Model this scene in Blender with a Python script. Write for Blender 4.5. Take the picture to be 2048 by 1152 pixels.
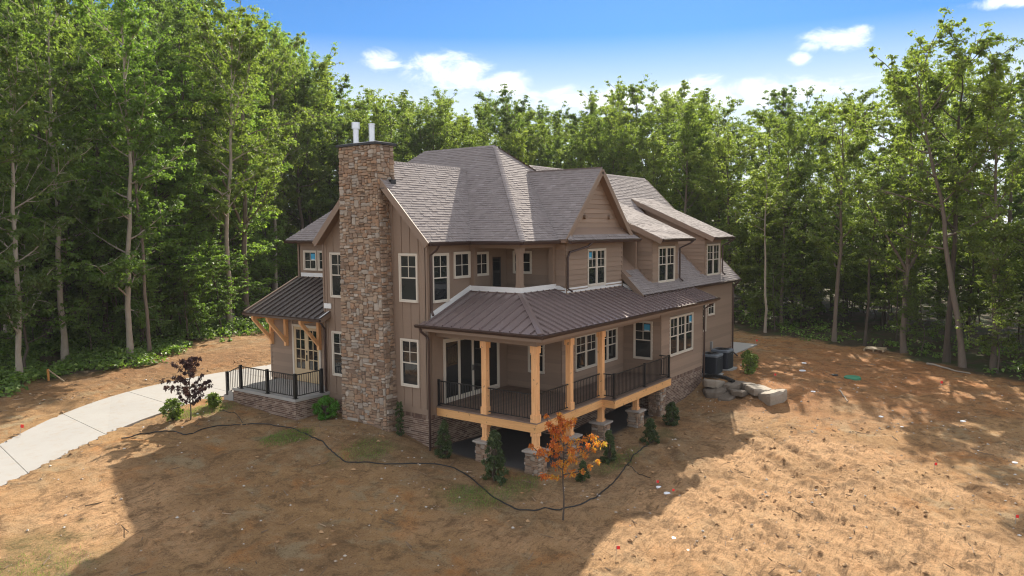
import bpy, math, random
import numpy as np
from mathutils import Matrix, Vector
random.seed(7); RNG = np.random.default_rng(11)
for o in list(bpy.data.objects): bpy.data.objects.remove(o, do_unlink=True)
SC = bpy.context.scene
COL = SC.collection
# ------------------------------------------------------------------ camera
FPX = 1498.23
CAM = np.array([-20.2025, -13.5182, 6.3934])
_R = np.array([.58209442, -.81308707, -.00745028]); _U = np.array([.06769295, .03932701, .99693082]); _F = np.array([.81029855, .5808122, -.0779323])
cd = bpy.data.cameras.new('camera'); cam = bpy.data.objects.new('camera', cd); COL.objects.link(cam)
cd.sensor_width = 36.; cd.lens = FPX / 2048 * 36; cd.clip_start = .1; cd.clip_end = 3000
cam.matrix_world = Matrix(((_R[0], _U[0], -_F[0], CAM[0]), (_R[1], _U[1], -_F[1], CAM[1]), (_R[2], _U[2], -_F[2], CAM[2]), (0, 0, 0, 1)))
SC.camera = cam
def px(P):                       # size helper: pixel of a world point (used to rank pieces by how large they show)
    d = np.asarray(P, float) - CAM; z = np.maximum(d @ _F, .1)
    return 1024 + FPX * (d @ _R) / z, 576 - FPX * (d @ _U) / z, z
# ------------------------------------------------------------------ light
SUN_AZ, SUN_EL = math.radians(23.), math.radians(31.5)      # azimuth from +X towards +Y
sdir = Vector((math.cos(SUN_EL) * math.cos(SUN_AZ), math.cos(SUN_EL) * math.sin(SUN_AZ), math.sin(SUN_EL)))
sl = bpy.data.lights.new('sun', 'SUN'); sl.energy = 5.0; sl.angle = math.radians(.53); sl.color = (1., .90, .76)
so = bpy.data.objects.new('sun', sl); COL.objects.link(so); so.location = (30, 20, 40)
so.rotation_euler = sdir.to_track_quat('Z', 'Y').to_euler()
W = bpy.data.worlds.new('World'); SC.world = W; W.use_nodes = True
wn = W.node_tree; wn.nodes.clear()
def N(t, kind, **kw):
    n = t.nodes.new(kind)
    for k, v in kw.items():
        if k == 'i':
            for a, b in v.items():
                n.inputs[a].default_value = b
        else: setattr(n, k, v)
    return n
def math_(t, op, a, b=None, c=None):
    n = t.nodes.new('ShaderNodeMath'); n.operation = op
    for i, v in enumerate((a, b, c)):
        if v is None: continue
        if isinstance(v, (int, float)): n.inputs[i].default_value = v
        else: t.links.new(v, n.inputs[i])
    return n.outputs[0]
def mixc(t, f, a, b, blend='MIX'):
    n = t.nodes.new('ShaderNodeMix'); n.data_type = 'RGBA'; n.blend_type = blend
    for s, v in ((0, f), (6, a), (7, b)):
        if isinstance(v, (int, float)): n.inputs[s].default_value = v
        elif isinstance(v, (tuple, list)): n.inputs[s].default_value = tuple(v) + ((1.,) if len(v) == 3 else ())
        else: t.links.new(v, n.inputs[s])
    return n.outputs[2]
def ramp(t, f, stops, interp='LINEAR'):
    n = t.nodes.new('ShaderNodeValToRGB'); n.color_ramp.interpolation = interp
    e = n.color_ramp.elements
    while len(e) < len(stops): e.new(.5)
    for el, (p, c) in zip(e, stops):
        el.position = p; el.color = (tuple(c) + (1.,)) if not isinstance(c, (int, float)) else (c, c, c, 1)
    t.links.new(f, n.inputs[0]); return n.outputs[0]
def noise(t, vec, scale, detail=4., rough=.55, dist=0.):
    n = N(t, 'ShaderNodeTexNoise', i={'Scale': scale, 'Detail': detail, 'Roughness': rough, 'Distortion': dist})
    if vec is not None: t.links.new(vec, n.inputs['Vector'])
    return n.outputs['Fac']
sky = N(wn, 'ShaderNodeTexSky', sky_type='NISHITA', sun_disc=False, sun_elevation=SUN_EL, sun_rotation=math.pi / 2 - SUN_AZ,
        altitude=300., air_density=1.0, dust_density=.15, ozone_density=1.0)
tc = N(wn, 'ShaderNodeTexCoord'); sep = N(wn, 'ShaderNodeSeparateXYZ'); wn.links.new(tc.outputs['Generated'], sep.inputs[0])
azn = math_(wn, 'ARCTAN2', sep.outputs[1], sep.outputs[0]); eln = math_(wn, 'ARCSINE', sep.outputs[2])
cmb = N(wn, 'ShaderNodeCombineXYZ'); wn.links.new(azn, cmb.inputs[0]); wn.links.new(math_(wn, 'MULTIPLY', eln, 1.8), cmb.inputs[1])
cn1 = noise(wn, cmb.outputs[0], 19., 9., .66, .5); cn2 = noise(wn, cmb.outputs[0], 7., 4., .55)
cloud = None
# fair-weather clouds that stand over the wood, as (azimuth, elevation, half-width, half-height) in degrees
for a, e, w, h in ((12.9, 12.65, 2.3, .85), (14.9, 11.6, .9, .5), (11.3, 13.05, .9, .5), (40.2, 11.5, 3.5, 1.5), (45.3, 12.3, 1.6, .8), (36.4, 10.7, 2.6, 1.0), (2.6, 13.75, 2.6, .45), (24., 9.6, 13., 1.1)):
    a, e, w, h = map(math.radians, (a, e, w, h))
    dx = math_(wn, 'DIVIDE', math_(wn, 'SUBTRACT', azn, a), w); dy = math_(wn, 'DIVIDE', math_(wn, 'SUBTRACT', eln, e), h)
    v = math_(wn, 'SUBTRACT', 1.0, math_(wn, 'ADD', math_(wn, 'MULTIPLY', dx, dx), math_(wn, 'MULTIPLY', dy, dy)))
    cloud = v if cloud is None else math_(wn, 'MAXIMUM', cloud, v)
cloud = math_(wn, 'MAXIMUM', cloud, -1.6)
cm = math_(wn, 'ADD', cloud, math_(wn, 'MULTIPLY', math_(wn, 'SUBTRACT', cn1, .53), 4.6))
cmask = ramp(wn, math_(wn, 'ADD', math_(wn, 'MULTIPLY', cm, .5), .2), ((0., 0.), (.2, .08), (.55, .5), (1., .95)))
# bright cloud sheet added outside the view to raise and whiten ambient light
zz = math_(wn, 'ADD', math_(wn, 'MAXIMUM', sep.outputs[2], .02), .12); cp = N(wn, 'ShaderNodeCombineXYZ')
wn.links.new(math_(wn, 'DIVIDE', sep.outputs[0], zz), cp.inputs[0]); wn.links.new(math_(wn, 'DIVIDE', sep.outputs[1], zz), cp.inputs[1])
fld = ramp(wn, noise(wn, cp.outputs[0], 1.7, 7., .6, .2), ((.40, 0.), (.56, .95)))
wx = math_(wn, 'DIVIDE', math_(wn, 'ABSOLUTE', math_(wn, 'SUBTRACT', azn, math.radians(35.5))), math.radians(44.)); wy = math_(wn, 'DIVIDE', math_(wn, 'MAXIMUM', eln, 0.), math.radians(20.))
away = ramp(wn, math_(wn, 'MAXIMUM', wx, wy), ((.85, 0.), (1.25, 1.)))  # mask that keeps the added cloud out of view
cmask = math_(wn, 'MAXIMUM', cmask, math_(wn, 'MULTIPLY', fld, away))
low = ramp(wn, eln, ((.0, .9), (.165, .62), (.195, .36), (.245, .0)))
skyc = mixc(wn, 1.0, sky.outputs[0], (.265, .525, .84), 'MULTIPLY')
skyc = mixc(wn, low, skyc, (8.2, 8.3, 8.5))
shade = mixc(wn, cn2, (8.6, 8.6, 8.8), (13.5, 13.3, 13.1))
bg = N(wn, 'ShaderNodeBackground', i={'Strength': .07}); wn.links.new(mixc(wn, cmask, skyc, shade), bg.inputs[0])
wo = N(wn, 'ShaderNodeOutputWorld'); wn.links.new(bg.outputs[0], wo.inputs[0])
vs = SC.view_settings; vs.view_transform = 'Standard'; vs.look = 'None'; vs.gamma = 1.; vs.exposure = 1.05; vs.use_curve_mapping = False
SC.render.engine = 'CYCLES'
cy = SC.cycles; cy.max_bounces = 8; cy.diffuse_bounces = 6; cy.glossy_bounces = 3; cy.transmission_bounces = 5; cy.transparent_max_bounces = 8
cy.sample_clamp_indirect = 6.; cy.use_denoising = True; cy.filter_width = 1.15; cy.caustics_reflective = False; cy.caustics_refractive = False
# ------------------------------------------------------------------ helpers
def link(name, me, mat=None, parent=None, **props):
    o = bpy.data.objects.new(name, me); COL.objects.link(o)
    if mat is not None and me is not None and not me.materials: me.materials.append(mat)
    if parent is not None:
        o.parent = parent
        if parent.type == 'EMPTY': o.matrix_parent_inverse = Matrix.Translation(-parent.location)
    for k, v in props.items(): o[k] = v
    return o
def root(name, loc, label, cat, group=None):
    o = bpy.data.objects.new(name, None); COL.objects.link(o); o.location = loc; o.empty_display_size = .2
    o['label'] = label; o['category'] = cat
    if group: o['group'] = group
    return o
def tag(o, label, cat, group=None):
    o['label'] = label; o['category'] = cat
    if group: o['group'] = group
    return o
def mesh_np(name, V, F, rnd=None, smooth=False):
    me = bpy.data.meshes.new(name); V = np.asarray(V, np.float32); F = np.asarray(F, np.int32)
    k = F.shape[1]
    me.vertices.add(len(V)); me.vertices.foreach_set('co', V.ravel())
    me.loops.add(F.size); me.loops.foreach_set('vertex_index', F.ravel())
    me.polygons.add(len(F)); me.polygons.foreach_set('loop_start', np.arange(0, F.size, k, dtype=np.int32))
    if rnd is not None:
        a = me.attributes.new('rnd', 'FLOAT', 'FACE'); a.data.foreach_set('value', np.asarray(rnd, np.float32))
    me.polygons.foreach_set('use_smooth', np.full(len(F), smooth, bool))
    me.update(calc_edges=True); me.validate(); return me
BOXF = [(0, 3, 2, 1), (4, 5, 6, 7), (0, 1, 5, 4), (1, 2, 6, 5), (2, 3, 7, 6), (3, 0, 4, 7)]
def boxv(x0, x1, y0, y1, z0, z1):
    return [(x0, y0, z0), (x1, y0, z0), (x1, y1, z0), (x0, y1, z0), (x0, y0, z1), (x1, y0, z1), (x1, y1, z1), (x0, y1, z1)]
class MB:
    def __init__(s): s.v = []; s.f = []; s.r = []
    def add(s, V, F, rnd=0.):
        b = len(s.v); s.v += [tuple(map(float, q)) for q in V]; s.f += [tuple(i + b for i in f) for f in F]; s.r += [rnd] * len(F); return s
    def box(s, x0, x1, y0, y1, z0, z1, rnd=0.):
        return s.add(boxv(min(x0, x1), max(x0, x1), min(y0, y1), max(y0, y1), min(z0, z1), max(z0, z1)), BOXF, rnd)
    def beam(s, p, q, w, h, up=(0, 0, 1), rnd=0.):      # rectangular bar from p to q
        p, q = Vector(p), Vector(q); d = (q - p).normalized(); u = Vector(up); sd = d.cross(u)
        if sd.length < 1e-4: sd = d.cross(Vector((1, 0, 0)))
        sd.normalize(); u = sd.cross(d); a = sd * w / 2; b = u * h / 2
        return s.add([p - a - b, p + a - b, p + a + b, p - a + b, q - a - b, q + a - b, q + a + b, q - a + b], BOXF, rnd)
    def tube(s, pts, rad, n=8, rnd=0., cap=True):
        pts = [Vector(p) for p in pts]
        if isinstance(rad, (int, float)): rad = [rad] * len(pts)
        b = len(s.v); last = None
        for i, p in enumerate(pts):
            d = (pts[min(i + 1, len(pts) - 1)] - pts[max(i - 1, 0)]).normalized()
            a = d.orthogonal().normalized() if last is None else (last - d * last.dot(d)).normalized()
            last = a; c = d.cross(a)
            for k in range(n):
                t = 2 * math.pi * k / n; s.v.append(tuple(p + (a * math.cos(t) + c * math.sin(t)) * rad[i]))
        for i in range(len(pts) - 1):
            for k in range(n):
                k2 = (k + 1) % n
                s.f.append((b + i * n + k, b + i * n + k2, b + (i + 1) * n + k2, b + (i + 1) * n + k)); s.r.append(rnd)
        if cap:
            s.f.append(tuple(b + k for k in reversed(range(n)))); s.f.append(tuple(b + (len(pts) - 1) * n + k for k in range(n))); s.r += [rnd, rnd]
        return s
    def slab(s, poly, t, rnd=0., down=(0, 0, -1)):      # polygon extruded by t along down
        n = len(poly); P = [Vector(p) for p in poly]; Q = [p + Vector(down) * t for p in P]
        return s.add(P + Q, [tuple(range(n)), tuple(reversed(range(n, 2 * n)))] + [(i, i + n, (i + 1) % n + n, (i + 1) % n) for i in range(n)], rnd)
    def me(s, name, smooth=False):
        m = bpy.data.meshes.new(name); m.from_pydata(s.v, [], s.f)
        a = m.attributes.new('rnd', 'FLOAT', 'FACE'); a.data.foreach_set('value', s.r)
        if smooth: m.polygons.foreach_set('use_smooth', [True] * len(s.f))
        m.update(); return m
    def build(s, name, mat, parent=None, smooth=False, **props): return link(name, s.me(name, smooth), mat, parent, **props)
def emit(pieces, name, mat, parent, n=300, mass='pieces', weight=None):
    """the n pieces that show largest become objects of their own, the rest one joined part"""
    sc = []
    for i, (V, F, r) in enumerate(pieces):
        u, v, z = px(V); sc.append((u.max() - u.min()) * (v.max() - v.min()) * (1. if weight is None else weight[i]))
    order = np.argsort(-np.array(sc)) if pieces else []
    for i in order[:n]:
        V, F, r = pieces[i]; MB().add(V, F, r).build(name, mat, parent)
    if len(order) > n:
        m = MB()
        for i in order[n:]: m.add(*pieces[i])
        m.build(mass, mat, parent, kind='stuff')
def clip(poly, a, b, c):            # keep a*x+b*y<=c of a list of (x,y)
    out = []
    for i in range(len(poly)):
        p, q = poly[i], poly[(i + 1) % len(poly)]; dp = a * p[0] + b * p[1] - c; dq = a * q[0] + b * q[1] - c
        if dp <= 0: out.append(p)
        if (dp < 0 < dq) or (dq < 0 < dp):
            t = dp / (dp - dq); out.append((p[0] + t * (q[0] - p[0]), p[1] + t * (q[1] - p[1])))
    return out
# ------------------------------------------------------------------ materials
def mat(name):
    m = bpy.data.materials.new(name); m.use_nodes = True; t = m.node_tree
    return m, t, t.nodes['Principled BSDF']
def rndv(t):                         # per-piece random number
    a = N(t, 'ShaderNodeAttribute', attribute_name='rnd'); return a.outputs['Fac']
def pos(t): return N(t, 'ShaderNodeNewGeometry').outputs['Position']
def objc(t): return N(t, 'ShaderNodeTexCoord').outputs['Object']
def scl(t, v, s):
    n = N(t, 'ShaderNodeMapping'); n.inputs['Scale'].default_value = s; t.links.new(v, n.inputs[0]); return n.outputs[0]
def bump(t, b, h, strength=.3, dist=.02):
    n = N(t, 'ShaderNodeBump', i={'Strength': strength, 'Distance': dist}); t.links.new(h, n.inputs['Height']); t.links.new(n.outputs[0], b.inputs['Normal'])
def simple(name, c, rough=.6, var=.15, nscale=6., metallic=0., bstr=.0, piece=0., spec=.5, stretch=(1, 1, 1), fine=60.):
    m, t, b = mat(name); p = scl(t, pos(t), stretch)
    n1 = noise(t, p, nscale, 5., .6); n2 = noise(t, p, fine, 3., .6)
    k = math_(t, 'ADD', math_(t, 'MULTIPLY', n1, .65), math_(t, 'MULTIPLY', n2, .35))
    f = math_(t, 'ADD', 1. - var, math_(t, 'MULTIPLY', k, 2 * var))
    if piece: f = math_(t, 'MULTIPLY', f, math_(t, 'ADD', 1 - piece, math_(t, 'MULTIPLY', rndv(t), 2 * piece)))
    cc = N(t, 'ShaderNodeVectorMath', operation='SCALE'); cc.inputs[0].default_value = c; t.links.new(f, cc.inputs['Scale'])
    t.links.new(cc.outputs[0], b.inputs['Base Color'])
    b.inputs['Roughness'].default_value = rough; b.inputs['Metallic'].default_value = metallic; b.inputs['Specular IOR Level'].default_value = spec
    if bstr: bump(t, b, k, bstr, .02)
    return m
def pal(name, stops, rough=.8, var=.25, nscale=9., bstr=.4, fine=45., spec=.3, bdist=.02):   # colour picked per piece from a palette
    m, t, b = mat(name); p = pos(t); r = rndv(t)
    c = ramp(t, r, stops, 'LINEAR')
    n1 = noise(t, p, nscale, 5., .65); n2 = noise(t, p, fine, 4., .65)
    k = math_(t, 'ADD', math_(t, 'MULTIPLY', n1, .5), math_(t, 'MULTIPLY', n2, .5))
    f = math_(t, 'ADD', 1. - var, math_(t, 'MULTIPLY', k, 2 * var))
    cc = N(t, 'ShaderNodeVectorMath', operation='SCALE'); t.links.new(c, cc.inputs[0]); t.links.new(f, cc.inputs['Scale'])
    t.links.new(cc.outputs[0], b.inputs['Base Color']); b.inputs['Roughness'].default_value = rough; b.inputs['Specular IOR Level'].default_value = spec
    bump(t, b, k, bstr, bdist); return m
def wood(name, c1, c2, axis='z', rough=.65):
    m, t, b = mat(name); s = {'z': (14, 14, .9), 'x': (.9, 14, 14), 'y': (14, .9, 14)}[axis]
    p = pos(t); g = ramp(t, noise(t, scl(t, p, s), 1.6, 7., .68, .8), ((.3, 0.), (.7, 1.))); kn = noise(t, p, 6.5, 2., .5)
    c = mixc(t, g, c1, c2); kk = ramp(t, kn, ((.0, 0.), (.65, 0.), (.70, 1.)))
    c = mixc(t, math_(t, 'MULTIPLY', kk, .75), c, tuple(x * .35 for x in c1))
    r = rndv(t); c = mixc(t, math_(t, 'MULTIPLY', r, .3), c, tuple(x * .6 for x in c2))
    t.links.new(c, b.inputs['Base Color']); b.inputs['Roughness'].default_value = rough; bump(t, b, g, .15, .01); return m
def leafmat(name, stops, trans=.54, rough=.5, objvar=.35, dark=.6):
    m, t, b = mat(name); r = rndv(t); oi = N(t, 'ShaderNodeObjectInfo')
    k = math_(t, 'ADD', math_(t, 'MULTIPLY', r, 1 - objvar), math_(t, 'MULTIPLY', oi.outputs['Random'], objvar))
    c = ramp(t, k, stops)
    t.links.new(c, b.inputs['Base Color']); b.inputs['Roughness'].default_value = rough; b.inputs['Specular IOR Level'].default_value = .35
    tr = N(t, 'ShaderNodeBsdfTranslucent'); t.links.new(mixc(t, 1., c, (1.55, 1.72, .62), 'MULTIPLY'), tr.inputs[0])
    mx = N(t, 'ShaderNodeMixShader', i={0: trans}); t.links.new(b.outputs[0], mx.inputs[1]); t.links.new(tr.outputs[0], mx.inputs[2])
    t.links.new(mx.outputs[0], t.nodes['Material Output'].inputs[0]); return m
M = {}
M['siding'] = simple('siding_paint', (.272, .193, .138), .62, .10, 2.2, piece=.11, bstr=.08, stretch=(1, 1, 5))
M['trim'] = simple('trim_paint', (.225, .158, .112), .55, .08, 3.)
M['soffit'] = simple('soffit_paint', (.22, .145, .10), .7, .08, 3.)
M['gutter'] = simple('gutter_metal', (.060, .036, .030), .32, .10, 3., metallic=.25)
M['metalroof'] = simple('standing_seam_metal', (.225, .172, .162), .25, .10, 1.2, metallic=.25, piece=.05, fine=14.)
M['metaldark'] = simple('dark_bronze_metal', (.105, .085, .075), .42, .10, 1.2, metallic=.25, piece=.05, fine=14.)
M['shingle'] = pal('asphalt_shingle', ((0., (.195, .168, .160)), (.35, (.238, .208, .198)), (.7, (.270, .238, .227)), (1., (.325, .290, .278))), .9, .34, 26., .5, 220., .2, .006)
M['roofbase'] = simple('roof_underlay', (.12, .095, .085), .9, .15)
M['brick'] = pal('house_brick', ((0., (0.098, 0.060, 0.046)), (.4, (0.167, 0.106, 0.078)), (.75, (0.230, 0.161, 0.121)), (1., (0.310, 0.236, 0.184))), .85, .25, 20., .4, 120.)
M['mortar'] = simple('mortar', (.52, .44, .35), .95, .2, 8., bstr=.4)
M['stone'] = pal('field_stone', ((0., (.205, .145, .105)), (.2, (.265, .182, .125)), (.38, (.360, .230, .145)), (.52, (.290, .215, .158)), (.7, (.370, .272, .188)), (.88, (.325, .288, .245)), (1., (.45, .385, .315))), .85, .38, 6., .9, 30., .3, .035)
M['stonemortar'] = simple('stone_mortar', (.20, .155, .115), .95, .25, 8., bstr=.5)
M['stonecap'] = simple('cut_stone_cap', (.36, .33, .29), .8, .2, 6., bstr=.3)
M['cedar'] = wood('cedar_post', (.90, .52, .245), (.66, .325, .125), 'z')
M['cedarx'] = wood('cedar_beam_long', (.80, .46, .190), (.60, .305, .112), 'x')
M['cedary'] = wood('cedar_beam_cross', (.80, .46, .190), (.60, .305, .112), 'y')
M['deckboard'] = simple('composite_decking', (.215, .150, .112), .7, .12, 4., piece=.12)
M['black'] = simple('black_powder_coat', (.012, .012, .013), .38, .05)
M['frame'] = simple('cream_vinyl_frame', (.60, .545, .455), .45, .05)
M['doorwood'] = simple('cream_door_paint', (.55, .415, .245), .45, .06)
M['white'] = simple('white_flashing', (.74, .74, .72), .5, .05)
M['steel'] = simple('galvanised_steel', (.62, .64, .67), .30, .06, metallic=.85)
M['darkmetal'] = simple('chimney_cap_metal', (.03, .03, .033), .45, .1, metallic=.4)
M['concrete'] = simple('fresh_concrete', (.35, .338, .315), .85, .10, .8, bstr=.12, fine=25.)
M['glasssticker'] = simple('blue_window_sticker', (.05, .33, .55), .5, .1)
M['whitesticker'] = simple('white_window_sticker', (.6, .68, .7), .5, .1)
M['darkdoor'] = simple('dark_door_paint', (.018, .018, .022), .4, .1)
m, t, b = mat('window_glass'); p = pos(t)
t.links.new(mixc(t, noise(t, p, .9, 2.), (.006, .009, .011), (.030, .034, .036)), b.inputs['Base Color'])
b.inputs['Roughness'].default_value = .025; b.inputs['IOR'].default_value = 1.5; b.inputs['Specular IOR Level'].default_value = .62
bump(t, b, noise(t, p, 1.3, 2.), .12, .03); M['glass'] = m
M['bark'] = simple('tree_bark', (.165, .130, .100), .9, .55, 2.2, bstr=.8, stretch=(3, 3, .5), fine=16.)
M['barkdark'] = simple('dark_tree_bark', (.085, .066, .050), .9, .5, 2.2, bstr=.8, stretch=(3, 3, .5), fine=16.)
M['barkpale'] = simple('pale_tree_bark', (0.338, 0.290, 0.230), .9, .5, 2.6, bstr=.7, stretch=(2, 2, .8), fine=14.)
G = ((0., (0.085, 0.120, 0.041)), (.3, (0.128, 0.177, 0.056)), (.6, (0.183, 0.232, 0.071)), (.85, (0.250, 0.293, 0.085)), (1., (0.342, 0.366, 0.116)))
M['leaf'] = leafmat('canopy_leaf', G)
M['leafdeep'] = leafmat('shade_leaf', ((0., (0.076, 0.112, 0.044)), (.5, (0.120, 0.171, 0.061)), (1., (0.189, 0.244, 0.081))))
M['leaffresh'] = leafmat('understory_leaf', ((0., (0.091, 0.152, 0.044)), (.5, (0.146, 0.226, 0.061)), (1., (0.244, 0.342, 0.098))), .52)
M['leafgold'] = leafmat('turning_leaf', ((0., (.100, .138, .046)), (.5, (.165, .212, .062)), (1., (.285, .325, .105))), .52)
M['leaforange'] = leafmat('autumn_leaf', ((0., (.34, .050, .026)), (.25, (.46, .105, .026)), (.55, (.56, .200, .036)), (.8, (.60, .36, .055)), (1., (.46, .44, .07))), .3, objvar=0.)
M['leafpurple'] = leafmat('purple_leaf', ((0., (.030, .014, .018)), (.5, (.065, .028, .032)), (1., (.12, .06, .055))), .25, objvar=0.)
M['leafshrub'] = leafmat('evergreen_shrub_leaf', ((0., (.030, .046, .018)), (.5, (.055, .082, .028)), (1., (.105, .135, .045))), .2, objvar=0.)
M['leafbright'] = leafmat('bright_shrub_leaf', ((0., (.045, .13, .016)), (.5, (.08, .21, .024)), (1., (.14, .30, .045))), .3, objvar=0.)
M['leafpale'] = leafmat('pale_shrub_leaf', ((0., (.09, .13, .03)), (.5, (.15, .21, .045)), (1., (.25, .30, .08))), .35, objvar=0.)
M['weed'] = leafmat('weed_leaf', ((0., (0.073, 0.128, 0.032)), (.5, (0.140, 0.226, 0.051)), (1., (0.256, 0.342, 0.091))), .4, objvar=0.)
M['litter'] = simple('dry_twig', (.24, .165, .10), .9, .4, 7., piece=.5)
M['pebble'] = pal('pebble', ((0., (.30, .22, .15)), (.5, (.42, .35, .27)), (.85, (.52, .48, .42)), (1., (.70, .68, .64))), .85, .2, 30., .2)
M['clod'] = pal('soil_clod', ((0., (.20, .115, .055)), (.5, (.32, .185, .088)), (1., (.44, .28, .145))), .95, .3, 30., .5)
M['boulder'] = pal('boulder_rock', ((0., (.13, .105, .080)), (.5, (.22, .185, .145)), (1., (.33, .285, .225))), .85, .45, 2.5, .7, 14., .3, .06)
M['rubber'] = simple('black_rubber', (.012, .012, .012), .5, .15, 30.)
M['acbody'] = simple('dark_louvre_paint', (.016, .020, .028), .45, .1)
M['acrim'] = simple('grey_louvre_rim', (.13, .155, .18), .45, .1)
M['red'] = simple('red_plastic', (.75, .025, .018), .5, .08)
M['whiteplastic'] = simple('white_plastic', (.80, .82, .84), .4, .05)
M['greenlid'] = simple('green_plastic_lid', (.05, .235, .125), .55, .12)
M['greyplastic'] = simple('grey_plastic', (.30, .29, .27), .55, .08)
M['lumber'] = wood('raw_lumber', (.42, .32, .20), (.32, .23, .13), 'x')
M['stake'] = simple('orange_stake', (.55, .24, .06), .6, .12)

m, t, b = mat('walk_concrete'); p = pos(t); n1 = noise(t, p, .5, 6., .65, .4); n2 = noise(t, p, 3.2, 6., .7); n3 = noise(t, p, 40., 3., .6)
c = mixc(t, n1, (.30, .288, .265), (.385, .372, .345)); c = mixc(t, ramp(t, n2, ((.50, 0.), (.72, .55))), c, (.315, .255, .185)); c = mixc(t, math_(t, 'MULTIPLY', n3, .25), c, (.24, .23, .21))
t.links.new(c, b.inputs['Base Color']); b.inputs['Roughness'].default_value = .85; bump(t, b, n3, .2, .01); M['walk'] = m
# ------------------------------------------------------------------ ground
GC=np.array([(-.34,4.39,-1.47),(-.9,8.5,-.84),(-.9,6.0,-.99),(-2.06,9.8,-.88),(-2.06,13.8,-.66),(-.3,2.2,-1.66),(-.3,-.2,-1.72),
(4.4,-.1,-1.64),(8.4,-.1,-1.62),(9.8,-.6,-1.68),(14.2,-.4,-1.2),(15.2,-.2,-.86),(17,-1.2,-.86),(21.4,.7,-.95),(11.5,-4.4,-1.5),(14.5,-3.2,-1.05),
(-6,14.,-.72),(-11,12.5,-.95),(-14,10,-1.1),(0,18,-.55),(8,20,-.4),(0,28,-.3),(-10,34,-.3),(9,30,-.15),(20,28,-.3),(26,12,-.8),(29,3,-.95),(29,-4,-1.15),(27,-10,-1.35),
(20,-6,-1.2),(14,-9,-1.5),(-6,0,-1.95),(-10,-4,-2.2),(0,-6,-1.9),(2,-12,-2.0),(-12,4,-1.7),(-20,-13,-2.6),(-18,5,-1.7),(8,-16,-1.9),
(4,4,-1.75),(2,2,-1.75),(-60,60,0),(60,60,0.5),(80,0,-1.),(60,-60,-2),(0,-80,-4),(-80,-20,-3)])
def _phi(r2): return np.sqrt(r2+2.0)
_d=((GC[:,None,:2]-GC[None,:,:2])**2).sum(-1)
_n=len(GC)
_A=np.zeros((_n+3,_n+3));_A[:_n,:_n]=_phi(_d)-0.02*np.eye(_n);_A[:_n,_n]=1;_A[:_n,_n+1:]=GC[:,:2];_A[_n,:_n]=1;_A[_n+1:,:_n]=GC[:,:2].T
GW=np.linalg.solve(_A,np.r_[GC[:,2],0,0,0])
def gz(x,y):
    x=np.asarray(x,float);y=np.asarray(y,float)
    r2=(x[...,None]-GC[:,0])**2+(y[...,None]-GC[:,1])**2
    return _phi(r2)@GW[:_n]+GW[_n]+GW[_n+1]*x+GW[_n+2]*y
def vnoise(x, y, s, seed):           # smooth value noise
    g = np.random.default_rng(seed).random((128, 128)); x = np.asarray(x) / s + 37.3; y = np.asarray(y) / s + 19.7
    i = np.floor(x).astype(int); j = np.floor(y).astype(int); fx = x - i; fy = y - j
    fx = fx * fx * (3 - 2 * fx); fy = fy * fy * (3 - 2 * fy); i %= 128; j %= 128; i2 = (i + 1) % 128; j2 = (j + 1) % 128
    return (g[i, j] * (1 - fx) + g[i2, j] * fx) * (1 - fy) + (g[i, j2] * (1 - fx) + g[i2, j2] * fx) * fy
CLEAR = [(-60, 20), (-30, 21.5), (-7.6, 22.6), (-4.7, 24.4), (-.8, 24.8), (4.6, 27.2), (9.7, 28.6), (14, 33.), (20, 41), (30, 45), (40, 38), (44, 25), (40, 13), (34.5, 6.5), (31.9, 3.4), (30.8, -.4), (29.9, -5), (26.7, -9.4), (24.2, -12.8), (21, -22), (14, -45), (-60, -60)]
def edge_dist(x, y):                 # >0 inside the wood
    x = np.asarray(x, float); y = np.asarray(y, float); ins = np.zeros(x.shape, bool); dm = np.full(x.shape, 1e9)
    for k in range(len(CLEAR)):
        (ax, ay), (bx, by) = CLEAR[k], CLEAR[(k + 1) % len(CLEAR)]
        c = ((ay > y) != (by > y)) & (x < (bx - ax) * (y - ay) / (by - ay + 1e-12) + ax); ins ^= c
        t = np.clip(((x - ax) * (bx - ax) + (y - ay) * (by - ay)) / ((bx - ax) ** 2 + (by - ay) ** 2), 0, 1)
        dm = np.minimum(dm, np.hypot(x - ax - t * (bx - ax), y - ay - t * (by - ay)))
    return np.where(ins, -dm, dm)
PATH_UP = [(-30, 9.5), (-14., 12.6), (-10.05, 15.25), (-7.8, 17.05), (-4.84, 18.6), (-2.23, 19.3), (.18, 19.4), (1.9, 19.2), (3.78, 18.9), (8., 18.6)]
PATH_LO = [(-30, 3.5), (-15., 9.2), (-11.56, 11.16), (-10.51, 11.79), (-8.53, 12.9), (-6.39, 14.0), (-4.46, 14.62), (-2.73, 14.9), (-1.3, 15.0), (8., 15.2)]
def along(L, n=40):
    L = np.array(L, float); d = np.r_[0, np.cumsum(np.hypot(*np.diff(L, axis=0).T))]; s = np.linspace(0, d[-1], n)
    P = np.c_[np.interp(s, d, L[:, 0]), np.interp(s, d, L[:, 1])]
    for _ in range(2): P[1:-1] = .25 * P[:-2] + .5 * P[1:-1] + .25 * P[2:]
    return P
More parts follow.
